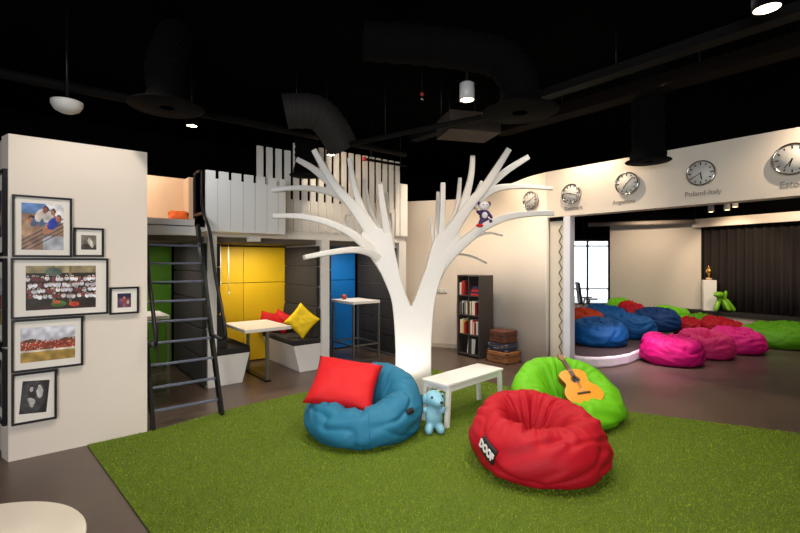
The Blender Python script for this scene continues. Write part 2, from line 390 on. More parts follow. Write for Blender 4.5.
def booth_bench(label, x, sgn, d):
    t = thing('booth_bench', label, 'bench', (x, 6.65, 0), 0, 'booth benches')
    y0, y1 = -.60, .58
    def q(a): return a*sgn
    # white base tapering in towards the floor
    pts = [(q(0), 0), (q(d-.1), 0), (q(d), .40), (q(0), .40)]
    if sgn < 0: pts = pts[::-1]
    MB().prism(pts, y1-y0, Matrix.Translation((0, (y0+y1)/2, 0))).build('base', M_WHITE, t, .004)
    mb = MB(); a, b = sorted((q(0.0), q(d+.01))); mb.span((a, y0-.005, .401), (b, y1, .49)); mb.build('seat_pad', M_PAD, t, .02, 3)
    pts = [(q(.0), .491), (q(.15), .491), (q(.07), .945), (q(0), .945)]
    if sgn < 0: pts = pts[::-1]
    MB().prism(pts, y1-y0, Matrix.Translation((0, (y0+y1)/2, 0))).build('back_pad', M_PAD, t, .02, 3)
    return t
booth_bench('white based charcoal bench left of the low table, no cushions on it', 1.775, 1, .44)
booth_bench('white based charcoal bench holding the yellow and red cushions', 3.32, -1, .45)

def frame_table(label, x0, x1, y0, y1, h, group):
    t = thing('bar_table', label, 'table', ((x0+x1)/2, (y0+y1)/2, 0), 0, group); a, b = (x1-x0)/2, (y1-y0)/2
    MB().span((-a, -b, h-.045), (a, b, h)).build('tabletop', M_TOP, t, .004)
    for sx in (-1, 1):
        for sy in (-1, 1):
            MB().span((sx*(a-.02)-.016, sy*(b-.02)-.016, 0), (sx*(a-.02)+.016, sy*(b-.02)+.016, h-.046)).build('leg', M_GREY, t)
    for sy in (-1, 1):
        MB().span((-a+.036, sy*(b-.02)-.012, .26), (a-.036, sy*(b-.02)+.012, .285)).build('foot_rail', M_GREY, t)
    MB().span((-a+.036, -b+.008, .005), (a-.036, -b+.032, .03)).build('foot_rail', M_GREY, t)
    for sx in (-1, 1):
        MB().span((sx*(a-.02)-.012, -b+.036, .26), (sx*(a-.02)+.012, b-.036, .285)).build('foot_rail', M_GREY, t)
    return t
frame_table('tall steel framed bar table with pale top in the blue booth', 3.9, 4.45, 6.04, 6.72, 1.0, 'tall bar tables')
frame_table('tall steel framed bar table with pale top in the green booth', .55, 1.22, 6.08, 6.75, .985, 'tall bar tables')
# low table
t = thing('low_table', 'low white topped table on a steel frame in the yellow booth', 'table', (2.40, 6.27, 0))
MB().span((-.33, -.45, .70), (.33, .46, .745)).build('tabletop', M_TOP, t, .004)
for y in (-.38, .36): MB().span((-.02, y-.02, .02), (.02, y+.02, .699)).build('leg', M_GREY, t)
MB().span((-.04, -.42, 0), (.04, .40, .02)).build('foot_bar', M_STEEL, t)
MB().span((-.02, -.36, .67), (.02, .34, .699)).build('top_rail', M_STEEL, t)

def cushion_mesh(w, h, d, seed=0, n=22):
    vs = []; rr = random.Random(seed)
    def pt(u, v, s):
        x = (u*2-1); y = (v*2-1)
        pin = 1-.10*(abs(x)*(1-abs(y)) + abs(y)*(1-abs(x)))*1.0
        sx = x*w/2*(1-.09*(1-y*y)*x*x); sy = y*h/2*(1-.09*(1-x*x)*y*y)
        b = max(0, (1-x**4)*(1-y**4))**.5
        nz = noise.noise(Vector((x*2.2+seed, y*2.2, s)))*.012+noise.noise(Vector((x*5+seed, y*5, s+3)))*.006
        return Vector((sx, s*(d/2*b)+nz*b, sy))
    mb = MB()
    for s in (-1, 1):
        vs = [pt(i/n, j/n, s) for j in range(n+1) for i in range(n+1)]
        fs = [(j*(n+1)+i, j*(n+1)+i+1, (j+1)*(n+1)+i+1, (j+1)*(n+1)+i) for j in range(n) for i in range(n)]
        mb.add(vs, fs, True)
    return mb
def cushion(label, m, w, h, d, M, seed=0, group=None):
    o = cushion_mesh(w, h, d, seed).build('cushion', m); o.matrix_world = M
    return tag(o, label, 'cushion', group)
M_CRED = fabric('red_cotton', (198, 18, 24)); M_CYEL = fabric('yellow_cotton', (248, 206, 24)); M_COR = fabric('orange_cotton', (232, 104, 40))
# yellow cushion stands on its corner against the back pad
cushion('yellow square cushion standing on one corner on the booth bench', M_CYEL, .40, .40, .13,
        Matrix.Translation((3.05, 6.15, .755)) @ Euler((R(-8), 0, R(-38))).to_matrix().to_4x4() @ Euler((0, R(40), 0)).to_matrix().to_4x4(), 1)
cushion('red cushion nearer the yellow one at the back of the booth bench', M_CRED, .33, .33, .12,
        Matrix.Translation((3.02, 6.83, .67)) @ Euler((R(-14), 0, R(-45))).to_matrix().to_4x4() @ Euler((0, R(24), 0)).to_matrix().to_4x4(), 2)
cushion('red cushion farthest back on the bench, against the yellow wall', M_CRED, .32, .32, .12,
        Matrix.Translation((2.93, 7.12, .65)) @ Euler((R(-14), 0, R(-28))).to_matrix().to_4x4() @ Euler((0, R(12), 0)).to_matrix().to_4x4(), 3)
cushion('orange cushion lying on the loft ledge beside the ladder top', M_COR, .26, .2, .13,
        Matrix.Translation((1.40, 6.45, 2.25)) @ Euler((R(-50), 0, R(-12))).to_matrix().to_4x4(), 4)
cushion('orange cushion on the loft ledge, half behind the picture wall', M_COR, .26, .2, .13,
        Matrix.Translation((.80, 6.5, 2.25)) @ Euler((R(-60), 0, R(15))).to_matrix().to_4x4(), 5)
# little tea light on bar table
t = thing('candle_holder', 'small round orange glass candle holder on the blue booth table', 'candle holder', (4.05, 6.55, 1.0))
MB().lathe([(0, 0), (.03, .001), (.05, .03), (.052, .06), (.04, .085), (.035, .085), (.045, .06), (.042, .03), (0, .02)], 20).build('bowl', mat('orange_glass', (150, 58, 36), .2), t)
MB().lathe([(0, .02), (.025, .021), (.025, .045), (0, .045)], 12).build('candle', mat('wax', (236, 226, 200), .5), t)
# two hanging cords in the yellow booth
c_a, c_b = on_wy(220.5, 285, 6.95), on_wy(228.5, 295, 6.9)
for x, y, z0, lab in ((c_a.x, c_a.y, c_a.z, 'shorter of two white pull cords hanging by the yellow panels'), (c_b.x, c_b.y, c_b.z, 'longer of two white pull cords hanging by the yellow panels')):
    t = thing('pull_cord', lab, 'cord', (x, y, z0), 0, 'white pull cords')
    MB().tube([(0, 0, .05), (0, 0, 1.918-z0)], .006, 6).build('cord', M_WHITE, t); MB().lathe([(0, 0), (.012, .005), (.012, .05), (0, .055)], 10).build('weight', M_WHITE, t)

# slat fence on the loft
t = thing('slat_fence', 'tall white vertical slat fence along the loft edge', 'fence', (2.3, LY, 2.101))
x = 0; k = 0
while x < 2.52:
    top = 1.17 if k < 4 else 1.30
    MB().span((x, -.035, 0), (x+.088, -.001, top)).build('slat', M_WHITE, t, .003); x += .1365; k += 1
MB().span((-.0, 0.0, 0), (2.53, .03, .47)).build('backing_board', M_WHITE, t)
MB().span((2.54, -.06, 0), (2.70, .12, .92)).build('end_post', M_WHITE, t, .004)
# battlement balcony panel
CY = 5.55
t = thing('battlement_panel', 'white castle shaped balcony panel with square notches above the booths', 'balcony panel', (1.505, CY, 2.02))
pts = [(0, 0), (1.01, 0)]; xx = 1.01; k = 0
zt, zc = .735, .64
prof = []; x = 0
while x < 1.01:
    e = min(x+.11, 1.01); prof += [(x, zt), (e, zt)]
    if e+.045 < 1.01: prof += [(e, zc), (e+.045, zc)]
    x = e+.045
pts += prof[::-1]
MB().prism(pts, .04, Matrix.Translation((0, .02, 0))).build('notched_board', M_WHITE, t)
for k in range(1, 7): MB().span((.155*k-.026, -.004, .03), (.155*k-.020, -.0005, .63)).build('groove_strip', mat('groove_grey', (190, 188, 190), .6), t)
MB().span((.97, .041, 0), (1.01, .48, .72)).build('side_board', M_WHITE, t)
MB().span((0, .041, -.0), (.969, .478, .03)).build('balcony_floor', M_WHITE, t)
t = tag(MB().box((2.2, 5.86, 1.955), (.16, .1, .06)).build('projector', M_WHITE, None, .01), 'small white projector box fixed under the balcony edge', 'projector')

# ladder
t = thing('loft_ladder', 'black steel ladder with flat rungs and tubular handrails up to the loft', 'ladder', (.83, 4.87, 0))
sl = .95; hh = 2.1
for x in (0, .65):
    MB().bar((x, 0, 0), (x, sl, hh), .032, .10, (0, -1, .3)).build('stile', M_STEEL, t)
    hp = catmull([(x, q_[0], q_[1]) for q_ in ((.36, .83), (.05, .82), (-.09, .84), (-.12, .92), (0, 1.146), (.25, 1.55), (.44, 2.0), (.68, 2.22), (.77, 2.42), (.77, 2.68), (.81, 2.76), (1.05, 2.76), (1.09, 2.70), (1.09, 2.2))], 6)
    MB().tube(hp, .019, 8).build('handrail', M_STEEL, t)
    MB().bar((x, .72, 2.24), (x, 1.09, 2.24), .03, .03).build('rail_bracket', M_STEEL, t)
for k in range(9):
    f = .078+k*.1; MB().box((.325, sl*f, hh*f), (.615, .042, .022)).build('rung', M_TREAD_SHEEN, t, .004)

# ================================================================== tree
TZ = 5.5; k80 = FOC/TZ
tree = thing('tree_sculpture', 'tall white cut-out tree with bare curved branches standing on the turf', 'tree', W(13/k80, TZ), -YAW)
def T(px, py, dy=0):
    Z = TZ+dy; return Vector(((px-400)/FOC*Z-13/k80, dy, EYE-(py-HOR)/FOC*Z))
out = [(395, 394), (395.5, 350), (394.3, 325), (391.5, 300), (384.5, 281), (376.5, 265), (367.5, 252), (361, 243), (362, 234), (368, 228), (375, 227), (382, 229), (391, 231), (394, 246), (398.5, 268), (404, 289), (411.5, 307), (418, 290), (425.5, 268), (431, 248), (436, 236), (444, 230), (451, 226), (459, 232), (458, 241), (453, 250), (445.5, 266), (438.5, 285), (434, 305), (431.8, 330), (431, 350), (431, 394)]
sm = catmull([(p[0], p[1]) for p in out[1:17]], 4)+catmull([(p[0], p[1]) for p in out[16:31]], 4)[1:]
pts = [T(395, 394)]+[T(p[0], p[1]) for p in sm]+[T(431, 394)]
zb = [(p.x, max(0, p.z)) for p in pts]; zb[0] = (zb[0][0], 0); zb[-1] = (zb[-1][0], 0)
M_TREE = mat('tree_white', (228, 223, 216), .5, nscale=5, var=.015)
MB().prism(zb, .17).build('trunk', M_TREE, tree, .035, 4)
BR = [  # pixels traced along each branch: (x, y), half widths base->tip, depth at base/tip
 ([(384, 248), (368, 226), (352, 205), (334, 184), (314, 150)], 10, 3.0, 0, -.15),
 ([(340, 192), (328, 181), (312, 168), (298, 160)], 6, 2.8, -.02, .2),
 ([(386, 268), (372, 250), (361, 241), (347, 231), (326, 222), (300, 216.5), (272.5, 216)], 7.5, 2.3, -.0, -.35),
 ([(352, 204), (336, 194), (317, 189.3), (294, 188), (272.5, 190.5)], 5.5, 2.0, .0, .25),
 ([(388, 268), (376, 256), (364, 251), (350, 250), (330, 252.5), (304, 257.5)], 5.5, 2.4, -.02, -.55),
 ([(384, 248), (374, 230), (364, 213), (357, 195), (352.5, 177), (349.5, 158)], 6, 2.5, 0, -.1),
 ([(383, 238), (375, 223), (368.5, 204), (364.8, 180)], 4, 2.0, .03, .35),
 ([(389, 246), (386, 225), (382.5, 204), (380.2, 183)], 5.5, 2.8, 0, -.2),
 ([(391, 246), (388.5, 225), (387, 210), (386.7, 194)], 3.2, 1.9, .03, .3),
 ([(393, 248), (391.5, 230), (390.5, 214)], 2.4, 1.5, .04, .45),
 ([(360, 240), (345, 219), (355, 214), (372, 214)], 1.2, 1.2, .2, .4),
 ([(438, 256), (446, 240), (458, 221), (471, 203), (484, 188), (497, 168), (509, 149)], 9.5, 3.0, 0, -.15),
 ([(472, 206), (486, 189), (505, 172), (527.5, 157.5)], 6, 3.0, .0, .2),
 ([(478, 199), (494, 189.5), (512, 186.6), (530, 187), (552, 188.5)], 5, 1.9, .0, .3),
 ([(434, 276), (446, 259), (464, 242), (484, 227), (506, 217.5), (529, 214), (554, 213.2)], 8, 2.4, 0, -.35),
 ([(434, 266), (446, 257), (458, 254), (472, 256.5), (486, 263)], 2.5, 1.2, .05, .7),
 ([(458, 222), (466, 196), (471, 176), (472.8, 156)], 5.5, 2.4, 0, -.2),
 ([(440, 250), (448, 230), (456, 212), (458.5, 197), (459.8, 179)], 4.5, 2.1, .02, .35),
 ([(439, 250), (441.5, 230), (442.6, 206), (443, 182.5)], 4.2, 2.6, 0, -.1),
 ([(436, 250), (437, 232), (437.6, 215), (438, 193)], 3.2, 2.0, .03, .3),
 ([(437, 262), (433, 240), (431, 218)], 2.2, 1.4, .04, .4),
 ([(462, 214), (470, 203), (475.5, 194), (481, 182.5)], 3.2, 1.7, .02, .3),
 ([(440, 254), (458, 246), (474, 238), (488, 233), (502, 235.5)], 2.4, 1.2, .05, .5),
]
for (pp, w0, w1, d0_, d1_) in BR:
    c = catmull([(p[0], p[1]) for p in pp], 7); n = len(c)
    P, Rr, F = [], [], []
    for i, p in enumerate(c):
        f = i/(n-1); dy = max(0, d0_)*(f > .2)*0+d1_*max(0, f-.12)/.88; P.append(T(p[0], p[1], dy)); wv = (1-.1*min(1, f*2))*(w0+(w1-w0)*(f**.7))/k80
        Rr.append(wv); F.append(min(.074, max(.03, wv*1.15)) if w0 > 3 else wv)
    MB().tube(P, Rr, 24, True, F, (0, 1, 0)).build('branch', M_TREE, tree).data.set_sharp_from_angle(angle=R(50))

# ================================================================== turf
poly = [(.30, 4.83), (.9, 4.84), (1.56, 5.0), (2.37, 5.06), (4.63, 4.98), (4.74, 3.6), (4.98, 2.17), (5.62, .86), (6.0, 0), (5.9, -1.0), (.9, -1.0), (.5, 3.04)]
def inside(x, y):
    r = np.zeros(len(x), bool); j = len(poly)-1
    for i in range(len(poly)):
        xi, yi = poly[i]; xj, yj = poly[j]
        c = ((yi > y) != (yj > y)) & (x < (xj-xi)*(y-yi)/(yj-yi+1e-12)+xi); r ^= c; j = i
    return r
turf = MB().slab(poly, .002, .012).build('artificial_turf', M_TURF)
tag(turf, 'bright green artificial grass carpet covering the lounge floor', 'artificial grass', kind='stuff')
rs = np.random.RandomState(3); N = 330000
x = rs.uniform(.2, 6.1, N); y = rs.uniform(-.2, 5.15, N)
X = CS*x-SN*y; Zc = SN*x+CS*y
keep = inside(x, y) & (Zc > 2.2) & (np.abs(X) < Zc*1.0+.2); x, y = x[keep], y[keep]; n = len(x)
hgt = rs.uniform(.014, .028, n); ang = rs.uniform(0, 2*PI, n); lean = rs.uniform(.0, .016, n); la = rs.uniform(0, 2*PI, n); w = rs.uniform(.002, .0036, n)
V = np.zeros((n, 3, 3)); V[:, 0] = np.stack([x-w*np.cos(ang), y-w*np.sin(ang), np.full(n, .01)], 1); V[:, 1] = np.stack([x+w*np.cos(ang), y+w*np.sin(ang), np.full(n, .01)], 1)
V[:, 2] = np.stack([x+lean*np.cos(la), y+lean*np.sin(la), hgt], 1)
me = bpy.data.meshes.new('turf_blades'); me.vertices.add(3*n); me.vertices.foreach_set('co', V.ravel())
me.loops.add(3*n); me.loops.foreach_set('vertex_index', np.arange(3*n, dtype=np.int32)); me.polygons.add(n)
me.polygons.foreach_set('loop_start', np.arange(0, 3*n, 3, dtype=np.int32)); me.update(); me.materials.append(M_GRASS)
o = bpy.data.objects.new('blades', me); COL.objects.link(o); o.parent = turf; o['kind'] = 'stuff'

# ================================================================== bean bags
def bag_mesh(seed, Rad, front, back, dent, wr=1.0, nu=112, nv=64, dshift=.08, oval=1.0):
    """round bean bag, seat hollow open towards local -Y, backrest towards +Y"""
    mb = MB(); vs = []
    ctrl = {}
    for j in range(nu):
        a = 2*PI*j/nu; bw = (1+math.sin(a))/2; bw = bw**1.25
        h = front+(back-front)*bw
        h *= 1+.07*noise.noise(Vector((math.cos(a)*1.3+seed, math.sin(a)*1.3, seed*.7)))
        rr = Rad*(1+.05*noise.noise(Vector((math.cos(a)*1.1, math.sin(a)*1.1+seed, 4.2))))
        P = [(0, 0), (.45*rr, 0), (.80*rr, .005), (.95*rr, .11*h+.02), (1.0*rr, .36*h), (.96*rr, .64*h), (.84*rr, .90*h), (.67*rr, 1.0*h), (.50*rr, .93*h), (.36*rr, dent+.62*(h-dent)), (.22*rr, dent+.22*(h-dent)), (.1*rr, dent+.03), (0, dent)]
        c = catmull(P, 6); L = np.array(c)
        seg = np.r_[0, np.cumsum(np.hypot(*np.diff(L, axis=0).T))]; u = np.linspace(0, seg[-1], nv+1)
        rr_ = np.interp(u, seg, L[:, 0]); zz = np.interp(u, seg, L[:, 1])
        ctrl[j] = (a, rr_, zz, h)
    G = np.zeros((nu, nv+1, 3))
    for j in range(nu):
        a, rr_, zz, h = ctrl[j]
        for i in range(nv+1):
            f = i/nv; sh = -dshift*Rad*max(0, (f-.62)/.38)
            G[j, i] = (rr_[i]*math.cos(a)*oval, rr_[i]*math.sin(a)+sh, max(0, zz[i]))
    # folds
    out = G.copy()
    for j in range(nu):
        a = 2*PI*j/nu
        for i in range(nv+1):
            f = i/nv; p = G[j, i]
            t1 = G[(j+1) % nu, i]-G[j-1, i]; t2 = G[j, min(i+1, nv)]-G[j, max(i-1, 0)]
            nn = np.cross(t1, t2); L = np.linalg.norm(nn); nn = nn/L if L > 1e-9 else np.array((0, 0, 1.0))
            q = Vector((math.cos(a), math.sin(a), 0))
            side = max(0, min(1, (f-.28)/.1))*max(0, min(1, (.72-f)/.12)); inner = max(0, min(1, (f-.58)/.14))*(1 if f < .96 else max(0, (1-f)/.04))
            w1 = 1-abs(noise.noise(Vector((q.x*1.4+seed*2, q.y*1.4, f*11+seed+.8*math.sin(2*a+seed)))))*2
            w2 = 1-abs(noise.noise(Vector((q.x*4.6+seed, q.y*4.6+seed*3, f*2.2))))*2
            w3 = noise.noise(Vector((p[0]*5+seed, p[1]*5, p[2]*5)))
            w4 = 1-abs(noise.noise(Vector((p[0]*7+seed, p[1]*7+p[2]*6, p[2]*9-p[0]*3))))*2
            d = wr*(.017*(w1-.6)*side+.024*(w2-.6)*inner+.012*w3*(.3+.7*(f > .2))+.0025*(w4-.5)*min(1, side+inner))
            for (sx, sf, ss, dep, msk) in ((.8, 7, 1.7, .026, side), (2.4, 1.2, 5.1, .034, inner)):
                v_ = noise.noise(Vector((q.x*sx+seed*ss, q.y*sx-seed, f*sf+.5*math.sin(3*a+seed*ss))))
                d += wr*msk*dep*(.25-math.exp(-(v_/.055)**2))*min(1, .5+1.2*abs(noise.noise(Vector((q.x*2, q.y*2+ss, f*3)))))
            if f < .22: d *= f/.22*.5
            out[j, i] = p+nn*d
    out[:, :, 2] = np.maximum(out[:, :, 2], 0)
    vs = []; idx = {}
    for i in range(nv+1):
        if i in (0, nv): idx[i] = [len(vs)]*nu; vs.append(tuple(out[:, i].mean(0)))
        else:
            idx[i] = list(range(len(vs), len(vs)+nu)); vs += [tuple(v) for v in out[:, i]]
    fs = []
    for i in range(nv):
        for j in range(nu):
            q = [idx[i][j], idx[i][(j+1) % nu], idx[i+1][(j+1) % nu], idx[i+1][j]]; q = list(dict.fromkeys(q))
            fs.append(tuple(q))
    mb.add(vs, fs, True)
    return mb, out
def seam_tube(G, j0, off, lo=.16, hi=.66, r=.004):
    nu, nv1 = G.shape[:2]; pts = []
    for i in range(int(lo*nv1), int(hi*nv1)):
        pts.append(Vector(G[j0 % nu, i]))
    return MB().tube(pts, r, 6)
def bean_bag(label, m, loc, rz, seed, Rad, front, back, dent, wr=1.0, group=None, seams=(), dshift=.08, oval=1.0, nu=168, nv=96, seam_m=None):
    t = thing('bean_bag', label, 'bean bag', loc, rz, group)
    mb, G = bag_mesh(seed, Rad, front, back, dent, wr, nu, nv, dshift, oval)
    mb.build('bag_body', m, t)
    for j in seams: seam_tube(G, int(j*nu), 0).build('seam', seam_m or m, t)
    return t, G
M_BRED = fabric('bag_red', (168, 10, 28)); M_BTEAL = fabric('bag_teal', (36, 108, 138)); M_BGRN = fabric('bag_lime', (104, 184, 20))
def rz_face(dx, dz):
    """yaw so that local -Y points to camera-frame direction (dx, dz)"""
    v = W(dx, dz); return math.atan2(v.y, v.x)+PI/2
GB = 'large bean bags on the turf'
bred, Gred = bean_bag('red bean bag nearest the camera with a black name patch on its side', M_BRED, W(1.13, 3.6, .012), rz_face(.35, -1), 1.3, .54, .385, .47, .11, 1.1, GB, (.02, .27, .52, .88), -.16, 1.03)
bteal, Gt = bean_bag('teal blue bean bag carrying a red cushion, left of the toy dog', M_BTEAL, W(-.355, 4.31, .012), rz_face(-.55, -1), 4.7, .575, .325, .56, .10, 1.0, GB, (.1, .4, .62, .86), -.1)
bgrn, Gg = bean_bag('lime green bean bag with a guitar lying in it', M_BGRN, W(1.775, 4.72, .012), rz_face(-.05, -1), 8.2, .585, .25, .535, .07, 1.0, GB, (.05, .3, .6, .88), 0)
# name patch on the red bag, left front side
def patch(t, G, a_deg, ifrac, w, h, txt, tilt):
    nu, nv1 = G.shape[:2]; j = int(a_deg/360*nu) % nu; i = int(ifrac*nv1)
    n_w, n_h = 8, 6
    p = Vector(G[j, i]); t1 = Vector(G[(j+3) % nu, i]-G[j-3, i]).normalized(); t2 = Vector(G[j, i+3]-G[j, i-3]).normalized()
    nn = t1.cross(t2).normalized(); up = (t2-nn*t2.dot(nn)).normalized(); rt = up.cross(nn)
    Mx = Matrix((rt, up, nn)).transposed().to_4x4(); Mx.translation = p+nn*(.03 if txt else .012)
    Mx = Mx @ Matrix.Rotation(R(tilt), 4, 'Z')
    mb = MB(); vs = []
    for s in (-.006, .006):
        for yy in range(n_h+1):
            for xx in range(n_w+1):
                u = (xx/n_w-.5); v = yy/n_h-.5; vs.append(Vector((u*w, v*h, s-.06*u*u*w*4-.03*v*v)))
    k = (n_w+1)*(n_h+1); fs = []
    for yy in range(n_h):
        for xx in range(n_w):
            q = (yy*(n_w+1)+xx, yy*(n_w+1)+xx+1, (yy+1)*(n_w+1)+xx+1, (yy+1)*(n_w+1)+xx); fs.append(tuple(x_+k for x_ in q)); fs.append(q[::-1])
    per = [xx for xx in range(n_w+1)]+[yy*(n_w+1)+n_w for yy in range(1, n_h+1)]+[n_h*(n_w+1)+xx for xx in range(n_w-1, -1, -1)]+[yy*(n_w+1) for yy in range(n_h-1, 0, -1)]
    fs += [(per[i_], per[(i_+1) % len(per)], per[(i_+1) % len(per)]+k, per[i_]+k) for i_ in range(len(per))]
    mb.add(vs, fs, True); o = mb.build('name_patch', mat('patch_black', (20, 18, 20), .7), t); o.matrix_local = Mx
    if txt:
        q = text_mesh('patch_lettering', txt, h*.5, M_WHITE, o, .002, .004, 'CENTER'); q.location = (0, 0, .0065); q.scale = (1, 1.3, 1)
    return o
patch(bred, Gred, 196, .49, .175, .125, "DOOF", -22)
patch(bteal, Gt, 352, .52, .08, .05, "", 0)

# red cushion on the teal bag
def basis(o, xdir, zdir):
    xd = Vector(xdir).normalized(); zd = Vector(zdir); zd = (zd-xd*zd.dot(xd)).normalized(); yd = zd.cross(xd)
    M = Matrix((xd, yd, zd)).transposed().to_4x4(); M.translation = o; return M
TL, TR, BR_, BL = at(319, 357, 4.5), at(382, 373, 4.42), at(373, 408, 4.08), at(304, 403, 4.12)
cen = (TL+TR+BR_+BL)/4
Mx = basis(cen+Vector((0, 0, .01)), (TR-TL)+(BR_-BL), (TL-BL)+(TR-BR_))
cushion('plump red rectangular cushion resting on the teal bean bag', M_CRED, .66, .56, .19, Mx, 6)

# ------------------------------------------------ guitar
gb_, gh_ = at(589, 409, 4.40), at(559, 361, 4.98)
ax = (gh_-gb_); GL = ax.length; xd = W(1, -.12).normalized(); gwide = 1.36
up = ax.normalized(); nrmv = up.cross(xd).normalized()
if nrmv.z < 0: nrmv = -nrmv
xd = up.cross(nrmv).normalized()
# guitar frame: local Y along neck, local Z = face normal
Mg = Matrix((xd, up, nrmv)).transposed().to_4x4(); Mg.translation = gb_+nrmv*.085
t = thing('acoustic_guitar', 'amber acoustic guitar lying in the lime green bean bag', 'guitar'); t.matrix_world = Mg
b = .47*GL/.76
side = [(x_, y_*1.17) for x_, y_ in ((0, 0), (.09, .008), (.152, .06), (.168, .13), (.15, .20), (.112, .255), (.105, .29), (.118, .34), (.125, .385), (.108, .43), (.06, .462), (0, .467))]
sc_ = GL/.80
ol = catmull([(p[0]*sc_, p[1]*sc_) for p in side], 5); ol = [tuple(p) for p in ol]
ol = [(p[0]*gwide, p[1]) for p in ol]; full = ol+[(-p[0], p[1]) for p in ol[-2:0:-1]]
def flat_prism(pts, z0, z1, M=None):
    return MB().slab(pts, z0, z1)
flat_prism(full, -.075, -.004).build('body', mat('guitar_side', (120, 62, 24), .35), t, .004)
flat_prism([(p[0]*.985, p[1]*.985+.003) for p in full], -.0035, .002).build('soundboard', mat('guitar_top', (232, 148, 32), .3, nscale=14, var=.08), t)
dk = mat('guitar_dark', (44, 26, 18), .4)
MB().lathe([(0, .0023), (.042*sc_, .0024), (.042*sc_, .003), (0, .003)], 28, (0, .37*sc_, 0)).build('sound_hole', mat('hole_black', (14, 10, 8), .8), t)
MB().lathe([(.045*sc_, .0023), (.056*sc_, .0023), (.056*sc_, .0036), (.045*sc_, .0036)], 28, (0, .37*sc_, 0)).build('rosette', dk, t)
MB().span((-.08*sc_, (.14)*sc_, .0023), (.08*sc_, .166*sc_, .012)).build('bridge', dk, t, .003)
MB().span((-.024*sc_, .42*sc_, .003), (.024*sc_, .70*sc_, .016)).build('fretboard', mat('fretboard', (92, 62, 44), .45), t)
MB().span((-.022*sc_, .53*sc_, -.02), (.022*sc_, .70*sc_, .0025)).build('neck', mat('guitar_neck', (140, 84, 44), .4), t, .006)
hd = flat_prism([(-.022*sc_, .70*sc_), (.022*sc_, .70*sc_), (.035*sc_, .735*sc_), (.032*sc_, .82*sc_), (0, .80*sc_), (-.032*sc_, .82*sc_), (-.035*sc_, .735*sc_)], -.016, .008).build('headstock', mat('guitar_neck', (140, 84, 44)), t, .003)
for s in (-1, 1):
    for k in range(3):
        MB().ball((s*.046*sc_, (.745+.025*k)*sc_, -.004), (.009, .006, .006), None, 8, 6).build('tuning_peg', M_CHROME, t)
for k in range(6):
    x0 = (-.02+.008*k)*sc_; MB().tube([(x0, .152*sc_, .013), (x0*.85, .705*sc_, .018)], .0008, 5).build('string', M_CHROME, t)

# ------------------------------------------------ white bench
A_, B_, C_, D_ = W(.207, 4.55), W(.493, 4.34), W(1.19, 5.02), W(.915, 5.25)
bc = (A_+B_+C_+D_)/4; bd = (C_-B_).normalized(); ang = math.atan2(bd.y, bd.x)
t = thing('white_bench', 'plain white wooden bench on four square legs in front of the tree', 'bench', (bc.x, bc.y, .012), ang)
L, Wd, bh = .985, .355, .43
MB().span((-L/2, -Wd/2, bh-.025), (L/2, Wd/2, bh)).build('bench_top', M_WHITE, t, .005)
for sx in (-1, 1):
    for sy in (-1, 1):
        MB().bar((sx*(L/2-.012), sy*(Wd/2-.028), 0), (sx*(L/2-.045), sy*(Wd/2-.028), bh-.026), .044, .04, (0, 1, 0)).build('leg', M_WHITE, t, .003)
for sy in (-1, 1): MB().span((-L/2+.07, sy*(Wd/2-.03)-.012, bh-.085), (L/2-.07, sy*(Wd/2-.03)+.012, bh-.026)).build('apron', M_WHITE, t)
for sx in (-1, 1): MB().span((sx*(L/2-.045)-.012, -Wd/2+.05, bh-.085), (sx*(L/2-.045)+.012, Wd/2-.05, bh-.026)).build('apron', M_WHITE, t)

# ------------------------------------------------ toy dog
def skin_body(name, verts, edges, radii, m, parent, sub=2):
    me = bpy.data.meshes.new(name); me.from_pydata(verts, edges, []); o = bpy.data.objects.new(name, me); COL.objects.link(o); o.parent = parent
    md = o.modifiers.new('skin', 'SKIN'); md.use_smooth_shade = True
    for i, sv in enumerate(me.skin_vertices[0].data):
        r = radii[i]; sv.radius = (r, r) if not isinstance(r, tuple) else r
    me.skin_vertices[0].data[0].use_root = True
    s = o.modifiers.new('sub', 'SUBSURF'); s.levels = sub; s.render_levels = sub; me.materials.append(m); return o
M_TOY = mat('toy_blue', (124, 176, 192), .55, nscale=40, var=.05)
t = thing('toy_dog', 'pale blue toy dog sitting upright on the turf beside the bench leg', 'toy', W(.325, 4.24, .012), rz_face(.1, -1)); t.scale = (1.04, 1.04, .98)
def blob_mesh(name, els, m, parent, res=.012):
    mb_ = bpy.data.metaballs.new('blob_source'); mb_.resolution = res; mb_.render_resolution = res; mb_.threshold = .6
    for (c, r3) in els:
        e_ = mb_.elements.new(type='ELLIPSOID'); e_.co = c; e_.radius = 1.0; e_.size_x, e_.size_y, e_.size_z = [q_/.575 for q_ in r3]
    o_ = bpy.data.objects.new('blob_source', mb_); COL.objects.link(o_); bpy.context.view_layer.update()
    me = bpy.data.meshes.new_from_object(o_.evaluated_get(bpy.context.evaluated_depsgraph_get())); bpy.data.objects.remove(o_); bpy.data.metaballs.remove(mb_)
    me.name = name; me.materials.clear(); me.materials.append(m); me.polygons.foreach_set('use_smooth', [True]*len(me.polygons))
    q = bpy.data.objects.new(name, me); COL.objects.link(q); q.parent = parent; return q
blob_mesh('body', [((0, 0, .155), (.082, .072, .105)), ((0, -.005, .335), (.085, .08, .078)), ((.03, -.07, .315), (.05, .06, .045)),
    ((.055, -.05, .045), (.038, .055, .045)), ((-.055, -.05, .045), (.038, .055, .045)), ((.085, -.02, .225), (.022, .025, .03)), ((-.085, -.02, .225), (.022, .025, .03)),
    ((-.088, .01, .32), (.014, .03, .045)), ((.088, .02, .33), (.014, .03, .04)), ((0, .085, .09), (.025, .035, .025))], M_TOY, t)
MB().ball((-.028, -.073, .363), .012, None, 12, 8).build('eye', M_INK, t)
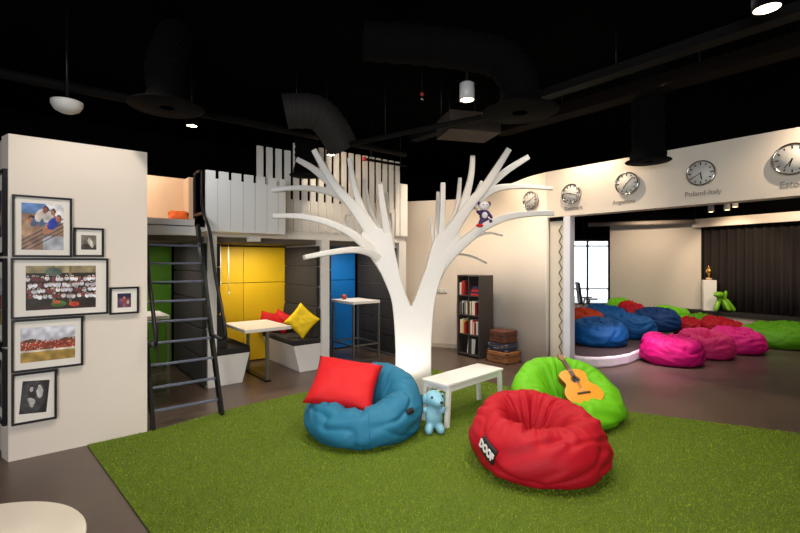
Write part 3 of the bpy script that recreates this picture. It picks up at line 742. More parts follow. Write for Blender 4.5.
MB().ball((.072, -.055, .368), .011, None, 12, 8).build('eye', M_INK, t)
MB().ball((.05, -.125, .328), (.016, .012, .012), None, 12, 8).build('nose', M_INK, t)
# slippers-like small cream toy behind the bench leg
t = thing('soft_toy', 'tiny cream and yellow soft toy lying on the turf behind the bench', 'toy', on_z(439.5, 391.5, .012), .4)
mt_ = mat('cream_plush', (232, 222, 160), .9)
MB().ball((0, 0, .022), (.06, .028, .022)).build('body', mt_, t); MB().ball((.075, .0, .025), .025).build('head', mt_, t)
for s in (-1, 1): MB().ball((.1, s*.02, .014), (.015, .01, .014), None, 10, 6).build('paw', M_WHITE, t)

# plush toy sitting in the tree
t = thing('plush_monkey', 'purple and white plush toy perched on the lower right branch', 'toy', at(484, 225.5, 5.36), -YAW)
pv = mat('plush_purple', (70, 50, 96), .95); pw_ = mat('plush_white', (228, 224, 226), .95)
skin_body('body', [(0, 0, .07), (0, 0, .14), (0, -.01, .2), (.06, -.05, .04), (.07, -.1, .05), (-.05, -.06, .04), (-.07, -.1, .0), (.06, -.03, .13), (.09, -.05, .08), (-.06, -.03, .15), (-.1, -.06, .17)],
          [(0, 1), (1, 2), (0, 3), (3, 4), (0, 5), (5, 6), (1, 7), (7, 8), (1, 9), (9, 10)], [.05, .05, .035, .028, .022, .028, .022, .024, .018, .024, .018], pv, t)
MB().ball((0, -.02, .235), (.062, .055, .055)).build('head', pw_, t)
for s in (-1, 1):
    MB().ball((s*.06, -.01, .265), (.022, .014, .026), None, 12, 8).build('ear', pv, t)
    MB().ball((s*.02, -.072, .245), .008, None, 8, 6).build('eye', M_INK, t)
MB().ball((0, -.05, .12), (.035, .02, .04), None, 12, 8).build('belly', pw_, t)
MB().ball((-.075, -.12, -.01), (.045, .03, .022), None, 12, 8).build('shoe', mat('plush_red', (200, 30, 40), .9), t)

# ------------------------------------------------ bookcase, books, suitcases
bx0, bx1, by0, by1, bhh = 5.72, 6.08, 4.94, 5.45, 1.42
t = thing('bookcase', 'tall dark brown bookcase of eight square compartments by the curved wall', 'bookcase', ((bx0+bx1)/2, (by0+by1)/2, 0))
dx, dy = (bx1-bx0)/2, (by1-by0)/2; th = .022
for s in (-1, 1): MB().span((-dx, s*dy-(th if s > 0 else 0), 0), (dx, s*dy+(0 if s > 0 else th), bhh)).build('side_panel', M_CASE, t)
for z in (.03, bhh-th): MB().span((-dx, -dy+th, z), (dx, dy-th, z+th)).build('top_panel' if z > 1 else 'bottom_panel', M_CASE, t)
MB().span((-dx+.01, -.01, .05), (dx-.012, .01, bhh-th)).build('divider', M_CASE, t)
MB().span((dx-.012, -dy+th, .05), (dx, dy-th, bhh-th)).build('back_panel', M_CASE, t)
cell = (bhh-.05-th)/4
for k in range(1, 4):
    for s in (-1, 1):
        MB().span((-dx+.01, s*.0105 if s > 0 else -dy+th, .05+k*cell-.01), (dx-.013, dy-th if s > 0 else -.0105, .05+k*cell+.01)).build('shelf', M_CASE, t)
BC = {'white': (226, 220, 210), 'red': (196, 40, 34), 'dark red': (120, 28, 28), 'navy': (34, 44, 92), 'black': (28, 26, 28), 'grey': (120, 118, 116), 'cream': (220, 206, 176), 'orange': (214, 110, 40), 'yellow': (224, 190, 60), 'teal': (40, 110, 120), 'brown': (104, 70, 48)}
ORD = ['first', 'second', 'third', 'fourth', 'fifth', 'sixth', 'seventh', 'eighth', 'ninth', 'tenth']
ROW = ['bottom', 'lower middle', 'upper middle', 'top']
def book(name, label, colr, x, y, z, w, d, h, lean, group):
    t = thing(name, label, 'book', (x, y, z), 0, group)
    MB().span((0, 0, 0), (d, w, h)).build('cover', mat('book_'+colr.replace(' ', '_'), BC[colr], .6), t, .0015)
    MB().span((.004, .003, h+.0002), (d-.002, w-.003, h+.0012)).build('pages', M_MAT, t)
    t.rotation_euler = (R(lean), 0, 0); return t
content = {(3, 0): ['white', 'white', 'red', 'red', 'dark red'], (3, 1): None, (2, 0): ['grey', 'black', 'white', 'black', 'grey', 'cream'], (2, 1): ['cream', 'brown', 'cream', 'white', 'dark red'],
           (1, 0): ['red', 'white', 'cream', 'yellow', 'red', 'dark red'], (1, 1): ['orange', 'white', 'red', 'cream', 'dark red', 'white']}
for (r_, c_), cols in content.items():
    z0 = .05+r_*cell+.0102
    # column 0 is on the left as seen (larger world Y)
    ylo, yhi = ((by0+by1)/2+.0105, by1-th) if c_ == 0 else (by0+th, (by0+by1)/2-.0105)
    side_ = 'left' if c_ == 0 else 'right'
    if cols is None:
        zz = z0
        for k, (cn, hh_) in enumerate((('red', .035), ('navy', .03), ('red', .03), ('dark red', .03), ('navy', .035))):
            tt = thing('book', f'{cn} book lying {ORD[k]} from below in the top right compartment of the bookcase', 'book', (bx0+.03, ylo+.015, zz), 0, 'books in the bookcase')
            MB().span((0, 0, 0), (.2, yhi-ylo-.03-.012*k, hh_-.001)).build('cover', mat('book_'+cn.replace(' ', '_'), BC[cn], .6), tt, .0015); zz += hh_
        continue
    y = yhi-.004
    for k, cn in enumerate(cols):
        w = rnd.uniform(.022, .034); h = rnd.uniform(.20, .255); lean = 0
        y -= w+.0012
        if y < ylo+.002: break
        book('book', f'{cn} book standing {ORD[k]} from left in the {ROW[r_]} {side_} compartment of the bookcase', cn, bx0+rnd.uniform(.012, .035), y, z0, w, rnd.uniform(.15, .19), h, lean, 'books in the bookcase')
yc = (by0+by1)/2
o = MB().prism([(0, 0), (.14, 0), (.14, .26), (0, .26)], .012).build('magazine', M_MAT); o.matrix_world = Matrix.Translation((bx0+.06, by1-.18, .0535)) @ Euler((0, R(4), R(-72))).to_matrix().to_4x4()
tag(o, 'white magazine standing upright in the bottom left compartment of the bookcase', 'magazine')
def suitcase(label, x, y, z, dx_, dy_, h, m, trim, rz):
    t = thing('suitcase', label, 'suitcase', (x, y, z), rz, 'old suitcases stacked by the bookcase')
    MB().span((-dx_/2, -dy_/2, 0), (dx_/2, dy_/2, h)).build('shell', m, t, .02, 3)
    MB().span((-dx_/2-.003, -dy_/2-.003, h*.6), (dx_/2+.003, dy_/2+.003, h*.6+.012)).build('lid_band', trim, t)
    for sx in (-1, 1):
        for sy in (-1, 1):
            for zz in (.012, h-.032): MB().box((sx*(dx_/2-.018), sy*(dy_/2-.018), zz+.01), (.046, .046, .028)).build('corner_guard', trim, t, .008)
    for yy in (-dy_*.28, dy_*.28): MB().box((-dx_/2-.006, yy, h*.6), (.012, .035, .05)).build('latch', M_CHROME, t, .002)
    hp = [(-dx_/2-.002, -.055, h*.45), (-dx_/2-.025, -.05, h*.43), (-dx_/2-.03, 0, h*.42), (-dx_/2-.025, .05, h*.43), (-dx_/2-.002, .055, h*.45)]
    MB().tube(catmull(hp, 4), .009, 8).build('handle', trim, t)
leather = mat('leather_tan', (150, 98, 56), .5, nscale=20, var=.15); dkl = mat('leather_dark', (62, 38, 26), .5, nscale=20, var=.2)
suitcase('tan leather suitcase at the bottom of the stack by the bookcase', 5.925, 4.6, 0, .34, .44, .185, leather, dkl, -.03)
suitcase('navy suitcase with metal trim in the middle of the stack', 5.925, 4.61, .186, .30, .38, .135, mat('case_navy', (44, 46, 66), .4), mat('case_trim', (150, 150, 156), .3, .8), .02)
suitcase('dark brown suitcase on top of the stack by the bookcase', 5.93, 4.61, .322, .29, .35, .2, mat('leather_brown', (92, 50, 34), .5, nscale=20, var=.2), dkl, -.05)
# light switches on the back wall
p = Vector((5.94, 6.19)); q = Vector((5.595, 6.7)); dd = (Vector((5.595, 6.7))-Vector((6.15, 5.88))).normalized()
sw = on_z(447, 292, 1.0)
px_ = Vector((6.15, 5.88))+dd*.33
t = thing('switch_plate', 'long white light switch plate on the wall beside the bookcase', 'light switch', (px_.x-.012, px_.y-.008, 1.1), math.atan2(dd.y, dd.x))
MB().box((0, 0, 0), (.3, .012, .085)).build('plate', M_WHITE, t, .003)
for k in range(3): MB().box((-.09+.09*k, .009, 0), (.035, .008, .05)).build('rocker', mat('rocker', (206, 200, 192), .4), t, .002)

# ================================================================== picture frames
def paint(kind, nx, ny, seed):
    rr = random.Random(seed); C = np.zeros((ny, nx, 3)); yy, xx = np.mgrid[0:ny, 0:nx]; u = (xx+.5)/nx; v = (yy+.5)/ny   # v up
    nz = np.array([[noise.noise(Vector((i*.09+seed, j*.09+.37, .4))) for i in range(nx)] for j in range(ny)])
    def blob(cx, cy, rx, ry, c, ang=0):
        ca, sa = math.cos(ang), math.sin(ang); a = (u-cx)*ca+(v-cy)*sa; b = -(u-cx)*sa+(v-cy)*ca
        C[(a/rx)**2+(b/ry)**2 < 1] = c
    def person(cx, cy, s, shirt, skin=(176, 120, 92), hair=(40, 28, 24), legs=None, ang=0):
        up = (-math.sin(ang), math.cos(ang))
        if legs: blob(cx-up[0]*s*2.6, cy-up[1]*s*2.6, s*.75, s*1.8, legs, ang)
        blob(cx-up[0]*s*1.4, cy-up[1]*s*1.4, s*1.0, s*1.5, shirt, ang); blob(cx+up[0]*s*.25, cy+up[1]*s*.25, s*.62, s*.72, hair); blob(cx, cy-.02*s, s*.5, s*.6, skin)
    if kind == 'friends':
        C[:] = (150, 116, 92); C[v > .78] = (96, 130, 180); C[(v < .3) & (u > .5)] = (170, 170, 176); C[u+v > 1.55] = (226, 222, 222)
        for k in range(4): C[np.abs(v-.5*u-.02-.09*k+.1) < .012] = (60, 60, 70)
        person(.22, .62, .13, (176, 140, 110), (170, 110, 84), ang=-.5); person(.55, .86, .11, (222, 206, 196), (150, 90, 66), (90, 30, 30), (84, 104, 140), -.75)
        person(.73, .82, .10, (214, 206, 198), (178, 124, 96), (44, 40, 40), (84, 104, 140), -.8); person(.86, .68, .11, (48, 68, 170), (188, 116, 92), (120, 70, 50), (196, 130, 100), -.85)
    elif kind == 'crowd':
        C[:] = (52, 46, 38); C[(v > .84)] = (150, 136, 100); C[(np.abs(u-.38) < .02) | (np.abs(u-.62) < .02)] = (120, 104, 76); blob(.38, .86, .12, .1, (90, 104, 90))
        for row in range(4):
            for k in range(15):
                x_ = (k+.5+.5*(row % 2))/15+rr.uniform(-.015, .015); y_ = .74-row*.13+rr.uniform(-.02, .02)
                person(x_, y_, .034, rr.choice([(226, 222, 224), (206, 204, 214), (214, 206, 206), (120, 60, 60)]), rr.choice([(160, 104, 80), (130, 84, 64)]), rr.choice([(226, 222, 222), (40, 32, 30)]))
        C[v < .08] = (62, 42, 40); blob(.45, .12, .11, .07, (76, 110, 50)); blob(.42, .16, .05, .04, (196, 90, 60)); blob(.68, .1, .07, .06, (206, 70, 40))
    elif kind == 'field':
        C[:] = (206, 204, 212); C[v < .62+.1*np.sin(u*9)*.5+nz*.06] = (96, 66, 44); C[v < .56] = (148, 62, 44)
        for k in range(260):
            blob(rr.random(), rr.uniform(.28, .62), .012, .02, rr.choice([(190, 70, 50), (150, 44, 36), (206, 120, 80), (120, 60, 40), (220, 190, 170)]))
        C[v < .30] = (166, 134, 66); C[(v < .34) & (v > .29)] = (206, 196, 180)
    elif kind == 'mono':
        C[:] = (44, 42, 42); blob(.4, .5, .5, .5, (70, 68, 68)); person(.36, .74, .13, (52, 50, 50), (186, 180, 176), (26, 26, 26), (150, 146, 142), .15); person(.64, .8, .12, (204, 200, 196), (190, 184, 180), (30, 30, 30), (90, 86, 84), .2); blob(.4, .38, .16, .08, (180, 176, 172), -.4)
    elif kind == 'mono2':
        C[:] = (120, 112, 100); C[v < .3] = (70, 64, 56); person(.5, .75, .15, (206, 200, 186), (180, 172, 158), (40, 36, 32), (210, 204, 190), .4); blob(.3, .3, .2, .1, (60, 54, 48))
    else:
        C[:] = (96, 62, 80); C[v > .7] = (40, 40, 70); person(.5, .7, .16, (176, 70, 80), (200, 150, 130), (30, 24, 24), (140, 90, 90)); person(.28, .55, .1, (90, 80, 130)); person(.76, .52, .1, (200, 180, 170))
    C = C*(1+.3*nz[..., None]); return np.clip(C, 0, 255)
def picture(label, x0, x1, z0, z1, kind, mw, mh, seed, M=None, nx=64, fr=.017, pic=True, group='framed photographs on the picture wall', tilt=0):
    """frame hanging on a wall; local x along the wall, -y out of the wall"""
    w, h = x1-x0, z1-z0
    t = thing('picture_frame', label, 'picture', ((x0+x1)/2, PWY-.003, (z0+z1)/2), 0, group)
    if M: t.matrix_world = M
    fb = MB()
    for s in (-1, 1):
        fb.span((s*(w/2)-(fr if s > 0 else 0), -.03, -h/2), (s*(w/2)+(0 if s > 0 else fr), 0, h/2)); fb.span((-w/2+fr, -.03, s*h/2-(fr if s > 0 else 0)), (w/2-fr, 0, s*h/2+(0 if s > 0 else fr)))
    fb.build('frame', M_FRAME, t)
    MB().span((-w/2+fr, -.014, -h/2+fr), (w/2-fr, -.004, h/2-fr)).build('mount', M_MAT, t)
    ny = max(8, int(nx*mh/mw)); Cc = paint(kind, nx, ny, seed)
    me = bpy.data.meshes.new('print'); vs = [(-mw/2+mw*i/nx, -.0152, -mh/2+mh*j/ny) for j in range(ny+1) for i in range(nx+1)]
    fs = [(j*(nx+1)+i, j*(nx+1)+i+1, (j+1)*(nx+1)+i+1, (j+1)*(nx+1)+i) for j in range(ny) for i in range(nx)]
    me.from_pydata(vs, [], fs); ca = me.color_attributes.new('ink', 'FLOAT_COLOR', 'CORNER')
    arr = np.ones((ny*nx*4, 4)); arr[:, :3] = np.repeat(np.vectorize(lin)(Cc).reshape(-1, 3), 4, 0); ca.data.foreach_set('color', arr.ravel())
    me.materials.append(M_PRINT); o = bpy.data.objects.new('print', me); COL.objects.link(o); o.parent = t
    if tilt: o.rotation_euler = (0, R(tilt), 0)
    return t
def wp(px, py): v = on_wy(px, py, PWY); return v.x, v.z
def pic_px(label, l, r, tl, bl, kind, fw, fh, seed, **k):
    x0, za = wp(l, tl); _, zb_ = wp(l, bl); x1, _ = wp(r, tl)
    picture(label, x0, x1, zb_, za, kind, (x1-x0)*fw, (za-zb_)*fh, seed, **k)
pic_px('square framed colour photo of three friends leaning together, topmost large frame', 12, 72, 194.5, 257, 'friends', .70, .76, 1)
pic_px('small framed sepia photo right of the three friends picture', 73.2, 103.6, 227.5, 256.8, 'mono2', .5, .5, 2, nx=32)
pic_px('largest framed photo showing a crowd dressed in white', 10.8, 108, 258, 319.3, 'crowd', .72, .74, 3, nx=110)
pic_px('smallest colour photo in a frame right of the white crowd picture', 109, 138.5, 287.3, 314.6, 'small', .46, .52, 4, nx=32)
pic_px('wide framed landscape photo of a red crowd on a field', 11.2, 83, 320, 373, 'field', .76, .66, 5, nx=90)
pic_px('framed black and white photo of two people, lowest on the wall', 11.4, 56.8, 374, 425.5, 'mono', .60, .64, 6, nx=48, tilt=5)
# frames on the return wall at the left edge
e = d0.copy(); outn = -nrm.normalized()
for k, (za, zb_, lab, kd) in enumerate(((1.70, 2.42, 'black frame at the far left edge, level with the friends photo', 'small'), (.95, 1.68, 'black frame at the far left edge, level with the white crowd photo', 'field'), (.30, .93, 'black frame at the far left edge, lowest of its column', 'mono'))):
    cx_ = c0+e*.322; Mx = Matrix(((-e.x, -outn.x, 0, cx_.x+outn.x*.004), (-e.y, -outn.y, 0, cx_.y+outn.y*.004), (0, 0, 1, (za+zb_)/2), (0, 0, 0, 1)))
    picture(lab, 0, .62, za, zb_, kd, .36, .4, 10+k, M=Mx, nx=40, fr=.03, group='frames on the return wall')

# ================================================================== clocks + lettering
def clock(label, x, y, z, rz, hh_, mm, dia=.33):
    t = thing('wall_clock', label, 'clock', (x-.001, y, z), rz, 'round wall clocks'); r = dia/2
    # local -X faces the room
    Mx = Matrix.Rotation(-PI/2, 4, 'Y')
    MB().lathe([(r*.86, .035), (r*.9, .052), (r*.97, .052), (r, .045), (r, .0), (r*.7, 0)], 40, M=Mx).build('bezel', M_CHROME, t)
    MB().lathe([(0, .042), (r*.88, .042), (r*.88, .02), (0, .02)], 40, M=Mx).build('dial', M_FACE, t)
    for k in range(12):
        a = k*PI/6; L = .03 if k % 3 == 0 else .022
        c = Vector((-.043, math.sin(a)*r*.74, math.cos(a)*r*.74)); MB().box(c, (.002, .013, L), Matrix.Rotation(-a, 3, 'X')).build('hour_mark', M_INK, t)
    for (nm, a, L, w) in (('hour_hand', (hh_+mm/60)*PI/6, .085, .012), ('minute_hand', mm*PI/30, .12, .008)):
        a = -a  # clockwise as seen from the room (world Y decreases to the right)
        c = Vector((-.046, math.sin(a)*L*.42, math.cos(a)*L*.42)); MB().box(c, (.002, w, L), Matrix.Rotation(-a, 3, 'X')).build(nm, M_INK, t)
    MB().ball((-.046, 0, 0), .009, None, 10, 6).build('hub', M_INK, t)
clock('round chrome clock on the curved wall between two tree branches', 6.083, 4.16, 2.635, R(-8), 8, 10, .29)
clock('round chrome clock above the folding partition at the left end of the header', WX, 3.44, 2.65, 0, 9, 18, .295)
clock('round chrome clock left of the hanging black duct', WX, 2.645, 2.69, 0, 7, 8, .305)
clock('round chrome clock above the words Poland-Italy', WX, 1.80, 2.695, 0, 5, 40, .30)
clock('round chrome clock above the word Estonia, nearest the right edge', WX, .985, 2.712, 0, 6, 36, .335)
def lettering(txt, label, y, z, size):
    o = text_mesh('wall_lettering', txt, size, M_LET); o.location = (WX-.0045, y, z); o.rotation_euler = (PI/2, 0, -PI/2)
    tag(o, label, 'lettering', 'country names under the clocks')
lettering('Denmark', 'grey country name under the clock above the folding partition', 3.42, 2.42, .075)
lettering('Argentina', 'grey word Argentina under the clock left of the black duct', 2.70, 2.435, .075)
lettering('Poland-Italy', 'grey words Poland-Italy under a wall clock', 1.79, 2.44, .08)
lettering('Estonia', 'grey word Estonia under the rightmost clock', .96, 2.43, .09)

# ================================================================== second room things
cols = {'blue': (8, 82, 142), 'navy blue': (8, 50, 100), 'pink': (204, 14, 112), 'red': (98, 2, 8), 'green': (86, 146, 12), 'lime': (140, 178, 30), 'orange': (180, 54, 16), 'rose pink': (208, 40, 104)}
G2 = 'bean bags in the stage room'
def bag2(label, cn, px, Z, z, Rad, fr, bk, dent, face, seed, tagp=False):
    X = (px-400)/FOC*Z; t, G = bean_bag(label, fabric('bag_'+cn.replace(' ', '_'), cols[cn]), W(X, Z, z), rz_face(*face), seed, Rad, fr, bk, dent, 1.0, G2, (), .05, 1.0, 104, 64)
    if tagp: patch(t, G, 330, .5, .1, .1, '', 0)
PZ = .172
bag2('blue bean bag at the platform edge, beside the white jamb', 'blue', 598, 8.0, PZ, .51, .36, .44, .38, (-.5, -1), 11)
bag2('blue bean bag behind and right of the one at the platform edge', 'blue', 631, 8.75, PZ, .46, .36, .44, .40, (.3, -1), 12, True)
bag2('navy blue bean bag behind the pink ones', 'navy blue', 656, 9.6, PZ, .47, .36, .48, .42, (-.6, -1), 13)
bag2('blue bean bag farthest left below the window', 'blue', 606, 10.1, PZ, .48, .40, .50, .44, (.5, -1), 14)
bag2('orange bean bag beneath the office chair by the window', 'orange', 583, 9.35, PZ, .46, .40, .48, .42, (0, -1), 15)
bag2('lime bean bag below the left end of the white screen wall', 'lime', 622, 11.5, PZ, .40, .42, .52, .45, (0, -1), 16)
bag2('red bean bag peeking between the blue ones at the back', 'red', 631, 10.7, PZ, .34, .40, .5, .42, (0, -1), 17)
bag2('lime bean bag behind the navy blue one at the white wall', 'lime', 672, 10.85, 0, .42, .46, .56, .45, (0, -1), 18)
bag2('red bean bag between the navy blue one and the green one', 'red', 690, 9.75, 0, .33, .33, .42, .36, (-.3, -1), 19)
bag2('green bean bag in front of the white pedestal', 'green', 704, 10.15, 0, .36, .36, .44, .38, (0, -1), 20)
bag2('red bean bag behind the pink ones below the stage', 'red', 723, 9.4, 0, .45, .34, .46, .38, (.2, -1), 21)
bag2('largest green bean bag at the right edge below the stage', 'green', 776, 8.75, 0, .64, .34, .45, .38, (-.8, -.6), 22)
bag2('pink bean bag nearest the platform edge', 'pink', 671, 7.25, 0, .47, .38, .43, .38, (.3, -1), 23)
bag2('rose pink bean bag with an open hollow, middle of the three', 'rose pink', 705, 7.75, 0, .44, .37, .45, .12, (0, -1), 24)
bag2('pink bean bag rightmost of the three, before the red one', 'pink', 735, 8.15, 0, .46, .34, .42, .40, (-.6, -1), 25)
# curtain
c0_ = s0+nd*.85+ed*.34; L = 5.6; n = 420; mb = MB(); vs = []
for i in range(n+1):
    s = L*i/n; w = .05*math.sin(s*2*PI/.17+.9*math.sin(s*3.1))+.012*math.sin(s*51)
    for z in (.455, 1.2, 2.52):
        k = w*(1.0 if z < 2 else .7); v = c0_-ed*s+nd*k; p = W(v.x, v.y, z); vs.append(p)
fs = [(3*i+j, 3*(i+1)+j, 3*(i+1)+j+1, 3*i+j+1) for i in range(n) for j in range(2)]
mb.add(vs, fs, True); cu = mb.build('stage_curtain', M_CURT); md = cu.modifiers.new('thick', 'SOLIDIFY'); md.thickness = .006
tag(cu, 'black pleated curtain hanging across the back of the stage', 'curtain')
hb = c0_-nd*.3-ed*.3; he = hb-ed*L; hb = W(hb.x, hb.y, 2.625); he = W(he.x, he.y, 2.625)
tag(MB().bar(hb, he, .14, .21).build('screen_housing', mat('housing_white', (224, 212, 198), .5), None, .01), 'long white projection screen housing above the black curtain', 'screen housing')
q0 = W((588-400)/FOC*11.9, 11.9, 2.66); q1 = W((695-400)/FOC*10.95, 10.95, 2.66)
t = thing('roller_screen', 'thin rolled up projection screen tube above the white wall', 'projection screen', q0)
MB().tube([(0, 0, 0), q1-q0], .055, 12).build('roller', mat('roller_grey', (150, 138, 128), .5), t)
for pnt in (Vector((0, 0, 0)), q1-q0): MB().tube([pnt+Vector((0, 0, .056)), pnt+Vector((0, 0, 1.2))], .012, 6).build('hanger', M_STEEL, t)
# pedestal, trophy, green figure
pp = W((709-400)/FOC*10.95, 10.95, .451); ry = math.atan2(W(*ed).y, W(*ed).x)
t = tag(MB().span((-.135, -.135, 0), (.135, .135, .75)).build('pedestal', M_WHITE, None, .006), 'square white pedestal on the stage holding the gold trophy', 'pedestal'); t.location = pp; t.rotation_euler = (0, 0, -YAW-.45)
t = thing('trophy', 'gold cup trophy standing on the white pedestal', 'trophy', pp+Vector((0, 0, .751))); gold = mat('gold', (214, 164, 92), .25, .9)
MB().lathe([(0, 0), (.065, 0), (.065, .05), (0, .05)], 20).build('plinth', mat('trophy_base', (200, 170, 140), .4), t)
MB().lathe([(.05, .051), (.02, .08), (.015, .12), (.03, .14), (.06, .19), (.068, .24), (.05, .27), (0, .28)], 20).build('cup', gold, t)
MB().lathe([(.05, .275), (.03, .31), (.012, .33), (.016, .345), (0, .36)], 16).build('lid', gold, t)
for s in (-1, 1): MB().tube([(s*.06, 0, .25), (s*.095, 0, .24), (s*.09, 0, .19), (s*.045, 0, .165)], .007, 8).build('handle', gold, t)
t = thing('green_figure', 'shiny green tubular animal figure standing beside the pedestal', 'figure', W((722-400)/FOC*10.6, 10.6, .451), -YAW); t.scale = (.9, .9, .9)
gm_ = mat('green_gloss', (110, 168, 34), .25)
def sausage(name, p, q, r):
    p, q = Vector(p), Vector(q); d = q-p; f = [0, .06, .18, .5, .82, .94, 1]; rr_ = [.25, .7, .95, 1, .95, .7, .25]
    MB().tube([p+d*a for a in f], [r*b for b in rr_], 14).build(name, gm_, t)
sausage('torso', (-.1, 0, .33), (.12, .02, .36), .075)
sausage('leg', (.07, -.03, .34), (.27, -.1, .02), .06); sausage('leg', (.05, .05, .34), (.2, .14, .03), .06)
sausage('leg', (-.02, -.06, .33), (.06, -.2, .04), .06); sausage('leg', (-.07, 0, .33), (-.25, -.1, .03), .06)
sausage('tail', (.1, .02, .38), (.12, .02, .56), .04)
MB().ball((-.12, -.06, .46), (.14, .1, .085)).build('head', gm_, t)
# office chair at the window
t = thing('office_chair', 'black office chair silhouetted against the bright window', 'chair', W((588-400)/FOC*11.3, 11.3, 0), R(40))
bkm = mat('chair_black', (22, 22, 26), .6)
MB().box((0, 0, .47), (.48, .46, .07)).build('seat', bkm, t, .03, 3)
MB().box((0, .22, .86), (.42, .06, .56), Matrix.Rotation(R(-8), 3, 'X')).build('backrest', bkm, t, .03, 3)
for s in (-1, 1): MB().tube([(s*.24, .05, .47), (s*.28, .04, .6), (s*.28, .02, .7)], .018, 8).build('arm_post', bkm, t); MB().box((s*.28, -.02, .72), (.06, .28, .03)).build('armrest', bkm, t, .008)
MB().tube([(0, 0, .43), (0, 0, .1)], .028, 10).build('gas_lift', M_STEEL, t)
for k in range(5):
    a = 2*PI*k/5; MB().bar((0, 0, .1), (.3*math.cos(a), .3*math.sin(a), .075), .05, .03).build('base_arm', bkm, t); MB().ball((.3*math.cos(a), .3*math.sin(a), .03), .03, None, 10, 8).build('caster', bkm, t)

# ================================================================== round white table, bottom left
t = thing('round_table', 'round white cafe table at the bottom left corner', 'table', W(-1.385, 1.30, 0))
MB().lathe([(0, .715), (.36, .715), (.372, .725), (.375, .735), (.37, .742), (0, .744)], 64).build('tabletop', mat('table_white', (236, 226, 210), .3), t)
MB().tube([(0, 0, .02), (0, 0, .714)], .03, 16).build('pole', M_GREY, t)
MB().lathe([(0, 0), (.23, 0), (.23, .008), (.05, .022), (0, .022)], 40).build('base', M_GREY, t)

# ================================================================== ceiling services
def bell(label, c, r, path, rd=.13, brim=.09):
    t = thing('duct_diffuser', label, 'air duct', c, 0, 'black ceiling diffusers'); c = Vector(c)
    prof = [(r*.2, .0), (r, 0), (r+.01, .008), (r, .016), (r*.8, .03), (rd*1.15, brim), (rd*1.02, brim+.05), (rd, brim+.06)]
    MB().lathe(prof, 36).build('bell', M_DUCT, t)
    P = [Vector(p)-c for p in path]; cpts = catmull(P, 16); n = len(cpts); rad = [rd*(1+.05*math.sin(i*1.9)) for i in range(n)]
    MB().tube(cpts, rad, 20, False).build('flexible_hose', M_DUCT, t)
    return t
a = at(167, 108, 3.9); bell('black bell diffuser on a hose above the loft ladder', a, .30, [a+Vector((0, 0, .1)), a+Vector((-.02, .02, .35)), a+Vector((.05, .1, .6)), a+Vector((.12, .25, .78))], .15)
a = at(520, 113, 4.0); bell('wide black bell diffuser hanging right of the lit cylinder lamp', a, .33, [a+Vector((0, 0, .1)), a+Vector((-.01, .02, .3)), a+Vector((-.1, .15, .52)), a+Vector((-.45, .45, .62)), a+Vector((-1.1, .9, .66))], .17)
a = at(648, 162, 5.15); bell('straight black duct and bell in front of the clock wall', a, .235, [a+Vector((0, 0, .1)), a+Vector((0, 0, .5)), a+Vector((0, 0, 1.12))], .17)
a = at(306, 176, 6.15); bell('black bell diffuser in front of the slat fence left of the tree', a, .22, [a+Vector((0, 0, .1)), a+Vector((0, 0, .4)), a+Vector((.05, 0, .8)), a+Vector((.2, .1, 1.0))], .15)
spot('lit_cylinder_beam', at(467, 100, 4.4)-Vector((0, 0, .02)), at(467, 300, 4.6), 18, WARM, 150, .6, .05)
t = thing('duct_box', 'dark brown rectangular duct lit by the cylinder lamp above the tree', 'air duct', at(468, 127, 5.65), -YAW+.25)
MB().box((0, 0, 0), (.68, .5, .24)).build('duct', mat('duct_tan', (52, 41, 33), .8), t, .008)
for sx in (-.25, .25): MB().tube([(sx, 0, .11), (sx, 0, H-t.location.z)], .006, 6).build('hanger_rod', M_STEEL, t)
# duct elbow
e0 = at(285, 112, 5.2)
t = thing('duct_elbow', 'fat black flexible duct elbow under the ceiling above the loft', 'air duct', e0)
cp = catmull([(0, 0, 0), (.1, -.05, .02), (.35, -.15, .02), (.55, -.15, -.12), (.72, -.1, -.3)], 10); MB().tube(cp, [.2*(1+.03*math.sin(i*2.1)) for i in range(len(cp))], 22).build('hose', mat('duct_brown', (26, 21, 18), .8, nscale=20, var=.3), t)
for s in (.1, .5): MB().tube([(s, -.1, .1), (s, -.1, H-e0.z)], .006, 6).build('hanger_rod', M_STEEL, t)
def pipe(name, label, p, q, r, m, box=False):
    t = thing(name, label, 'pipe', p); d = Vector(q)-Vector(p)
    if box: MB().bar((0, 0, 0), d, r*2.4, r*1.4).build('tray', m, t)
    else: MB().tube([(0, 0, 0), d], r, 10).build('tube', m, t)
    for f in (.2, .5, .8): MB().tube([d*f+Vector((0, 0, r*.5)), d*f+Vector((0, 0, H-p[2]))], .006, 6).build('hanger_rod', M_STEEL, t)
M_PIPE = mat('pipe_dark', (16, 14, 13), .8, spec=.1)
pipe('conduit_pipe', 'long dark pipe crossing the ceiling above the picture wall and loft', (-2.5, 5.18, 3.3), (4.3, 5.18, 3.3), .045, M_PIPE)
pipe('cable_tray', 'dark perforated cable tray under the ceiling towards the right edge', (4.31, -1, 3.5), (4.31, 5.0, 3.5), .06, M_PIPE, True)
pipe('conduit_pipe', 'dark pipe passing below the lit cylinder lamp', at(350, 144, 5.4), at(545, 104, 4.75), .03, M_PIPE)
pipe('ceiling_beam', 'dark beam under the ceiling above the rightmost clocks', (5.3, -1, 3.62), (5.3, 4.2, 3.62), .1, mat('beam_brown', (24, 18, 15), .9, spec=.05), True)
t = thing('sprinkler_pipe', 'thin black sprinkler pipe with a red valve before the slat fence', 'pipe', at(364, 159, 6.5)); d = at(406, 166, 7.3)-at(364, 159, 6.5)
MB().tube([(0, 0, 0), d], .022, 8).build('tube', M_PIPE, t); MB().ball((0, 0, 0), .035, None, 12, 8).build('valve', mat('valve_red', (150, 30, 26), .4), t)
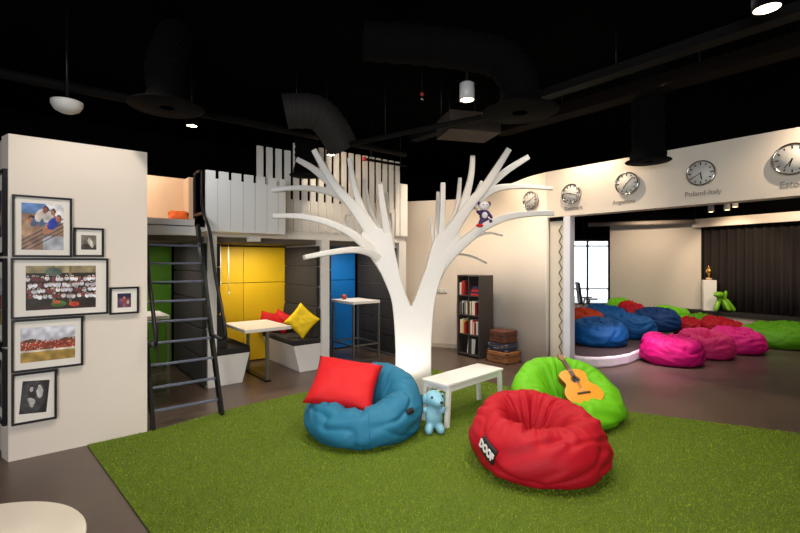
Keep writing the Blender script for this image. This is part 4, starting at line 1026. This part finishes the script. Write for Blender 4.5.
for f in (.15, .85): MB().tube([d*f, d*f+Vector((0, 0, H-t.location.z))], .006, 6).build('hanger_rod', M_STEEL, t)
t = thing('fire_sprinkler', 'tiny red sprinkler head under the ceiling above the tree', 'sprinkler', at(422, 97, 4.6))
MB().ball((0, 0, .03), .022, None, 10, 8).build('body', mat('valve_red', (150, 30, 26)), t); MB().lathe([(0, -.03), (.02, -.03), (.006, 0), (.006, .02)], 10).build('deflector', M_CHROME, t); MB().tube([(0, 0, .05), (0, 0, H-t.location.z)], .01, 6).build('stem', M_PIPE, t)
def lamp(label, c, r, h, m=M_GLOW, body=M_OPAL, drop=True, tilt=None):
    t = thing('ceiling_spotlight', label, 'lamp', c, 0, 'ceiling spotlights', rot=tilt)
    MB().lathe([(r*.9, -.002), (r, 0), (r, h), (r*.8, h+.01), (0, h+.01)], 28).build('housing', body, t)
    MB().lathe([(0, .004), (r*.88, .004)], 28).build('bulb', m, t)
    if drop and c[2]+h < H: MB().tube([(0, 0, h), (0, 0, H-c[2])], .012, 8).build('stem', M_STEEL, t)
lamp('lit white cylinder spotlight hanging above the tree', at(467, 100, 4.4), .075, .16)
lamp('lit round downlight near the bell diffuser above the ladder', at(192, 126, 4.9), .06, .08, M_GLOW, M_DUCT)
lamp('lit round downlight at the top right corner', at(767, 9, 3.0), .085, .08, M_GLOW, M_DUCT)
lamp('small lit spotlight in front of the slat fence', at(331, 155, 6.1), .06, .07, M_GLOW, M_DUCT)
for px, py, lab in ((711, 212, 'left of the three small stage spotlights'), (727, 210, 'middle of the three small stage spotlights'), (735, 207, 'right of the three small stage spotlights')):
    lamp(lab, at(px, py, 10.2), .06, .14, M_WARMGLOW, M_WHITE, True)
lamp('tiny lit spotlight above the window in the stage room', at(583, 234, 11.5), .04, .05, M_WARMGLOW, M_DUCT)
t = thing('dome_lamp', 'unlit white dome lamp hanging above the picture wall', 'lamp', at(67, 105, 3.9), 0)
MB().lathe([(0, -.075), (.05, -.07), (.095, -.045), (.12, 0), (.12, .03), (.04, .05), (0, .05)], 32).build('dome', M_OPAL, t); MB().tube([(0, 0, .05), (0, 0, H-t.location.z)], .012, 8).build('stem', M_STEEL, t)
